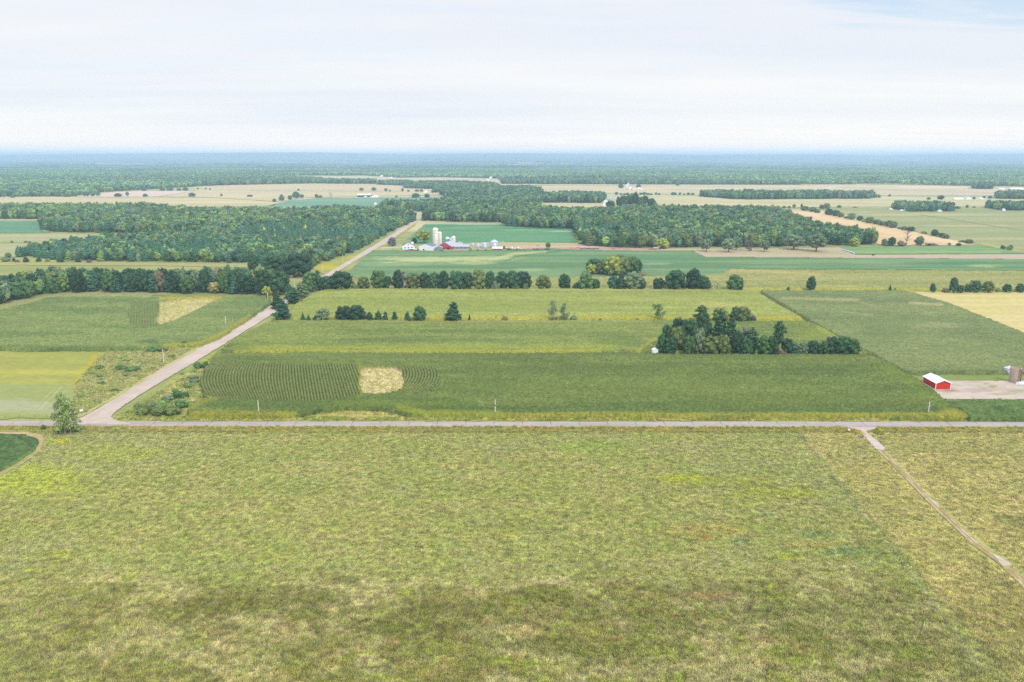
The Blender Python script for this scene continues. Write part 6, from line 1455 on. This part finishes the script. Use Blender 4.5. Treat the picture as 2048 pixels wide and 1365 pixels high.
# farmstead beyond the back wood
UG = 'farmstead beyond the back wood'
silo(751.5, 424, 18, 5.4, 'lone white-domed silo of the farmstead beyond the back wood', None, chute=True)
for (px, py, w_, he, hr_, l_, wl, rf, lab) in ((731, 422, 14, 4, 6, 12, WHITE, ROOFW, 'left white shed of the farmstead beyond the back wood'), (749, 424.5, 12, 4, 6.5, 14, WHITE, ROOFS, 'middle silver-roofed barn beside the lone silo'), (758, 422.5, 9, 3, 5, 18, WHITE, ROOFW, 'long white barn right of the lone silo'),
        (769, 421, 8, 3.5, 5.5, 8, BLUEG, ROOFS, 'grey house between the lone silo and the trees'), (784, 420, 5.5, 3.4, 4.6, 6, WHITE, ROOFW, 'small white house in front of the farmstead trees'), (795, 420, 6, 2.6, 4, 6, WHITE, ROOFG, 'grey-roofed small house in the farmstead trees')):
    gb(px, py, w_, he, hr_, l_, 0, wl, rf, lab, 'building', nm='farm_building', group=UG)
pm = mpp(P(725, 394))
gable('shed', P(715.8, 394.2), 16, 27 * pm, 3.6 * pm, 5.8 * pm, -math.pi / 2, BLUE, ROOFW, 'long dark blue machine shed on the far tan field', 'shed', UG)
gb(748, 395.5, 16, 1.8, 4.4, 20, 0, WHITE, ROOFW, 'white arched barn beside the long dark blue shed', 'barn', nm='barn', group=UG); gb(730.5, 395, 5, 1.4, 2.6, 7, 0, WHITE, ROOFW, 'small white lean-to in front of the dark blue shed', 'shed', nm='shed', group=UG)
for (px, py, w_, he, hr_, l_, wl, rf, lab) in ((823, 405.5, 6, 3.5, 5, 10, WHITE, ROOFW, 'left white house beyond the farmstead trees'), (838, 404.5, 8, 3, 5, 10, WHITE, ROOFW, 'pale shed right of the white house beyond the trees'), (844, 406.5, 7, 1.6, 2.6, 10, BLUEG, ROOFS, 'low grey shed in front of the pale shed'), (851, 386.5, 8, 3, 5.5, 12, WHITE, ROOFW, 'white house alone on the far field edge'),
        (878, 386.5, 6, 2, 3.6, 12, WHITE, ROOFW, 'white building at the corner of the dark tree belt'), (16, 375, 20, 3, 6, 40, WHITE, ROOFW, 'large white barn at the left picture edge in the far forest edge'), (430, 366.6, 8, 1.4, 2.8, 20, WHITE, ROOFW, 'small white barn on the far tan field skyline'), (600, 356, 22, 1.4, 2.6, 30, WHITE, ROOFW, 'distant white farm on the pale clearing left'),
        (763, 354, 6, 2.2, 3.6, 20, WHITE, ROOFW, 'distant white house above the forest clearing'), (781, 357, 8, 1.4, 2.4, 20, WHITE, ROOFW, 'distant pale sheds on the forest clearing'), (983, 357.5, 9, 2.4, 4.5, 30, WHITE, ROOFW, 'distant white farm at the right end of the clearing'), (976, 361, 8, 1.6, 3, 20, WHITE, ROOFW, 'distant low barn left below the white farm'),
        (440, 322.5, 8, 2, 3, 90, WHITE, ROOFW, 'white speck of a house on the hazy slope below the ridge'), (1580, 335, 5, 1.6, 2.6, 40, WHITE, ROOFW, 'tiny white house in the far forest right of centre'), (1583, 360, 7, 2.4, 4, 24, WHITE, ROOFW, 'white house at the far forest edge, right half'), (1590, 362, 4, 2, 3.4, 16, WHITE, ROOFW, 'smaller white house beside the one at the far forest edge'), (1310, 322.8, 5, 1.5, 2.6, 90, WHITE, ROOFW, 'white speck of a barn high in the far forest centre right'),
        (1212, 408, 8, 5, 7.5, 12, WHITE, ROOFW, 'white farmhouse behind the central forest, beside the round dark tree'), (1209, 414, 6, 5, 8, 8, WHITE, ROOFW, 'front white house beside the round dark tree'), (1224, 401, 8, 4, 6, 14, DIRTYW, ROOFW, 'pale square barn behind the white farmhouse'),
        (1261, 379.5, 7.5, 4, 7, 20, WHITE, ROOFS, 'arched grey barn of the far silo farm'), (1268, 379.5, 12, 1.6, 3, 16, WHITE, ROOFS, 'low shed right of the arched barn'), (1279, 378.5, 8, 1.6, 3.2, 14, WHITE, ROOFW, 'pale shed at the right end of the far silo farm'), (1284, 379.5, 7, 1.0, 1.8, 14, WHITE, ROOFW, 'lowest shed at the right end of the far silo farm'),
        (1784, 420.5, 6, 1.4, 2.6, 8, WHITE, ROOFW, 'small white shed left of the farmstead copse'), (1808, 423, 9, 1.4, 2.8, 10, WHITE, ROOFW, 'low white shed at the left front of the copse'), (1815, 422.5, 5, 3, 5, 10, WHITE, ROOFW, 'white house at the left front of the copse'), (1880, 424, 8, 2.4, 4, 8, WHITE, ROOFW, 'white house peeping out right in the copse'),
        (1937, 400, 12, 3.4, 6, 16, WHITE, ROOFS, 'grey-roofed barn right of the long white shed'), (1966, 399, 8, 1.4, 2.6, 12, WHITE, ROOFW, 'pale shed between small trees on the far hedge'), (2009, 423, 4, 3, 5, 6, WHITE, ROOFW, 'white gable in front of the farmstead at the right edge'), (2036, 421, 6, 5, 8, 8, WHITE, ROOFW, 'tall white building in the farmstead at the right edge'), (2046, 421, 6, 2, 3.6, 8, WHITE, ROOFG, 'grey-roofed shed at the very right edge')):
    gb(px, py, w_, he, hr_, l_, 0, wl, rf, lab, 'building', nm='farm_building', group='distant farm buildings', over=.2)
pm = mpp(P(1915, 400))
gable('shed', P(1906, 400), 14, 19 * pm, 2.0 * pm, 3.6 * pm, -math.pi / 2, WHITE, ROOFW, 'long white poultry shed on the far right hedge', 'shed', 'distant farm buildings')
gable('shed', P(2018, 380), 20, 26 * mpp(P(2018, 380)), 2.2 * mpp(P(2018, 380)), 3.6 * mpp(P(2018, 380)), -math.pi / 2, WHITE, ROOFW, 'long pale warehouse at the far right below the forest', 'shed', 'distant farm buildings')
gable('shed', P(1996, 379), 14, 12 * mpp(P(2018, 380)), 1.2 * mpp(P(2018, 380)), 2.2 * mpp(P(2018, 380)), -math.pi / 2, WHITE, ROOFW, 'lower pale shed left of the long warehouse', 'shed', 'distant farm buildings')
silo(1253.3, 379, 9, 3, 'left silo of the far silo farm', 'far silos', chute=False); silo(1256, 378.5, 12, 3, 'taller right silo of the far silo farm', 'far silos', chute=False)
gb(1905, 389.6, 5, .9, 1.6, 5, 0, REDOLD, WHITEX, 'small red building alone on the far right field', 'building', nm='farm_building', group=None)

# ------------------------------------------------------------------ poles, fences, signs
PG = 'utility poles along the roads'
for (px, py, h, lab, tr) in ((518, 833, 31.5, 'utility pole in front of the near maize left of the meadow lens', 0), (990.5, 834, 34, 'utility pole with a dark band in the middle of the near maize edge', 1), (1855.5, 836, 32, 'utility pole with a transformer below the red barn', 2), (328, 728, 28, 'utility pole among the bushes left of the gravel road', 0),
        (452, 655, 22, 'utility pole at the maize corner beside the gravel road', 0), (536, 604, 18, 'utility pole beside the yellow green tree', 0), (589, 575, 16, 'utility pole half hidden by the poplars', 0), (645, 546, 17, 'utility pole on the yellow verge beyond the oak', 0), (686, 524, 14, 'utility pole farther along the yellow verge by the woods', 0)):
    p = P(px, py); m = mpp(p); H = h * m / .95
    e = empty('utility_pole', p)
    vs, fs = [], []; tube(vs, fs, [(0, 0, -.1), (0, 0, H * .5), (0.02, 0, H)], [.23, .21, .18], 10); obj_py('shaft', vs, fs, WOODP, e)
    vs, fs = [], []; tube(vs, fs, [(0, 0, H), (0, 0, H + .18), (0, 0, H + .3)], [.05, .09, .04], 8); obj_py('insulator', vs, fs, GREYM, e)
    if tr == 1: lathe('band', [(.25, H * .64), (.25, H * .70)], DARK, e, n=10)
    if tr == 2:
        vs, fs = [], []; tube(vs, fs, [(.32, -.1, H * .66), (.32, -.1, H * .82)], [.24, .24], 12); obj_py('transformer', vs, fs, GREYM, e)
    tag(e, lab, 'utility pole', PG)
def fence(name, pts, step, h, r, mat, label, wires=(.5, .9), zj=.1):
    e = empty(name, pts[0]); o0 = pts[0]; prev = []
    rr_ = random.Random(len(pts) * 7 + int(step * 10)); cnt = 0
    for a_, b_ in zip(pts[:-1], pts[1:]):
        L = (b_ - a_).length; k = max(1, int(L / step))
        for i in range(k):
            q_ = a_ + (b_ - a_) * (i / k) - o0; prev.append(q_)
            if cnt < 98:
                hh = h * rr_.uniform(1 - zj, 1 + zj); vs, fs = [], []
                tube(vs, fs, [(q_.x, q_.y, -.1), (q_.x + rr_.uniform(-.04, .04), q_.y, hh)], [r, r * .85], 6); obj_py('post', vs, fs, mat, e); cnt += 1
    vs, fs = [], []
    for w_ in wires:
        tube(vs, fs, [(q_.x, q_.y, w_) for q_ in prev], [.012] * len(prev), 4)
    obj_py('wire', vs, fs, GREYM, e)
    return tag(e, label, 'fence')
GREYW = plain('grey_fence_wood', S(160, 154, 140, 1.1), noise=.2, scale=4)
fence('wire_fence', [P(1594, 868), P(1660, 945), P(1770, 1092)], 6.0, 1.3, .06, GREYW, 'thin wire fence running from the road down the right part of the pasture', (.5, .9, 1.2))
fence('wooden_fence', [P(1777, 1098), P(1790, 1114), P(1812, 1140)], 1.25, 1.45, .085, plain('dark_fence_wood', S(104, 104, 100, 1.1), noise=.2), 'short stretch of closely set dark posts on the pasture fence line', (.5, .9, 1.25))
fence('wire_fence', [P(1813, 1142), P(1880, 1232), P(1990, 1384)], 5.5, 1.3, .06, GREYW, 'lower end of the wire fence towards the bottom right corner', (.5, .9, 1.2))
fence('electric_fence', [P(-60, 1138), P(700, 1136.5), P(1300, 1134), P(1808, 1132)], 6.1, 1.0, .045, WHITEX, 'electric fence on small white posts across the whole pasture', (.6, .85))
fence('wire_fence', [P(170, 862), P(700, 863.4), P(1300, 864), P(1690, 864)], 5.2, 1.25, .055, GREYW, 'roadside wire fence along the top edge of the pasture', (.5, .9, 1.2))
fence('wire_fence', [P(1768, 866), P(2048, 867), P(2200, 867)], 4.6, 1.25, .055, GREYW, 'roadside wire fence right of the farm track entrance', (.5, .9, 1.2))
fence('wire_fence', [P(10, 836), P(70, 835.5), P(140, 835)], 4.6, 1.2, .07, DARK, 'few dark posts beside the mown hay field left of the birches', (.5, .9))
def gate(px, py, rz, label, ln_=3.6):
    e = empty('metal_gate', P(px, py), rz)
    vs, fs = [], []; tube(vs, fs, [(0, 0, -.05), (0, 0, 1.5)], [.1, .09], 8); obj_py('post', vs, fs, GREYW, e)
    vs, fs = [], []
    for z_ in (.3, .55, .8, 1.05, 1.3): tube(vs, fs, [(.12, 0, z_), (ln_, 0, z_)], [.045, .045], 6)
    obj_py('rails', vs, fs, GREYM, e)
    vs, fs = [], []
    for x in (.14, ln_ * .5, ln_): tube(vs, fs, [(x, -.02, .25), (x, -.02, 1.38)], [.05, .05], 6)
    obj_py('stiles', vs, fs, GREYM, e)
    return tag(e, label, 'gate')
gate(1765, 876, math.radians(-112), 'grey metal gate standing open on the right of the track'); gate(1723, 879, math.radians(165), 'bluish gate end by the yellow flowers left of the track', 1.8)
row([('shrub', 1712, 869, 7, 12, 'yl', 'yellow flowering bush left of the track entrance'), ('shrub', 1722, 876, 7, 12, 'go', 'golden flowering bush beside the gate end'), ('shrub', 1760, 865, 9, 13, 'yl', 'yellow flowering bush right of the track entrance'), ('shrub', 1752, 869, 6, 12, 'ol', 'olive bush below the yellow one right of the track entrance')], '', 'flowering bushes at the track entrance')
e = empty('mailbox', P(1697.5, 866)); vs, fs = [], []; tube(vs, fs, [(0, 0, 0), (0, 0, 1.1)], [.06, .06], 8); obj_py('post', vs, fs, GREYW, e)
vs, fs = [], []
for y in (-.45, .45):
    for j in range(9): w_ = math.pi * j / 8; vs.append((math.cos(w_) * .3, y, 1.3 + math.sin(w_) * .3))
    vs += [(-.3, y, 1.05), (.3, y, 1.05)]
fs += [(j, j + 1, j + 12, j + 11) for j in range(10)] + [(10, 0, 11, 21), tuple(range(11))[::-1], tuple(range(11, 22))]
o = obj_py('box', vs, fs, WHITEX, e); box('flag', .32, .36, -.2, .1, 1.5, 1.9, DARK, e); tag(e, 'white mailbox with a dark flag at the track entrance', 'mailbox')
for (px, py, rz_, lab) in ((163.5, 829, .5, 'white road sign seen from behind at the junction'), (153, 832, .1, 'smaller white sign between the birch leaves at the junction')):
    e = empty('road_sign', P(px, py), rz_); vs, fs = [], []; tube(vs, fs, [(0, 0, 0), (0, 0, 2.3)], [.05, .05], 8); obj_py('post', vs, fs, GREYM, e)
    box('panel', -.65, .65, -.06, -.02, 1.4, 2.3, WHITEX, e); tag(e, lab, 'road sign', 'signs at the junction')
# irrigation spray and a wisp of smoke
def puff(name, pos, sx, sy, sz, rot, dens, label):
    cv, cf = ico(2)
    me = bpy.data.meshes.new(name); me.from_pydata([tuple(v * np.array([sx, sy, sz])) for v in cv], [], [tuple(map(int, f)) for f in cf])
    m = bpy.data.materials.new(name); m.use_nodes = True; t = m.node_tree; t.nodes.clear()
    vo = N(t, 'ShaderNodeVolumePrincipled'); vo.inputs['Density'].default_value = dens; vo.inputs['Color'].default_value = (.95, .97, 1, 1)
    out = N(t, 'ShaderNodeOutputMaterial'); t.links.new(vo.outputs[0], out.inputs['Volume']); me.materials.append(m)
    o = link(bpy.data.objects.new(name, me)); o.location = pos; o.rotation_euler = rot
    tag(o, label, name.replace('_', ' '), None, 'stuff')
p = P(1662, 381); puff('water_spray', p + Vector((0, 0, 9)), 34, 4, 3.2, (0, math.radians(-9), 0), .05, 'white irrigation spray over the far right field')

# ------------------------------------------------------------------ haze
ZTOP = CH + (YH - 305.6) / F * 18500 * 1.02 + 6
def haze():
    bpy_me = bpy.data.meshes.new('haze')
    X, Y0, Y1, Zt = 46000.0, -46000.0, 48000.0, ZTOP
    v = [(x, y, z_) for z_ in (-1.0, Zt) for y in (Y0, Y1) for x in (-X, X)]
    f = [(0, 2, 3, 1), (4, 5, 7, 6), (0, 1, 5, 4), (2, 6, 7, 3), (0, 4, 6, 2), (1, 3, 7, 5)]
    bpy_me.from_pydata(v, [], f)
    m = bpy.data.materials.new('haze'); m.use_nodes = True; t = m.node_tree; t.nodes.clear()
    vo = N(t, 'ShaderNodeVolumePrincipled'); vo.inputs['Density'].default_value = HAZE_DENSITY; vo.inputs['Color'].default_value = (*HAZE_COLOR, 1)
    out = N(t, 'ShaderNodeOutputMaterial'); t.links.new(vo.outputs[0], out.inputs['Volume'])
    bpy_me.materials.append(m)
    o = bpy.data.objects.new('haze', bpy_me); link(o)
    tag(o, 'thin bluish summer haze over the whole plain', 'haze', None, 'stuff')
haze()
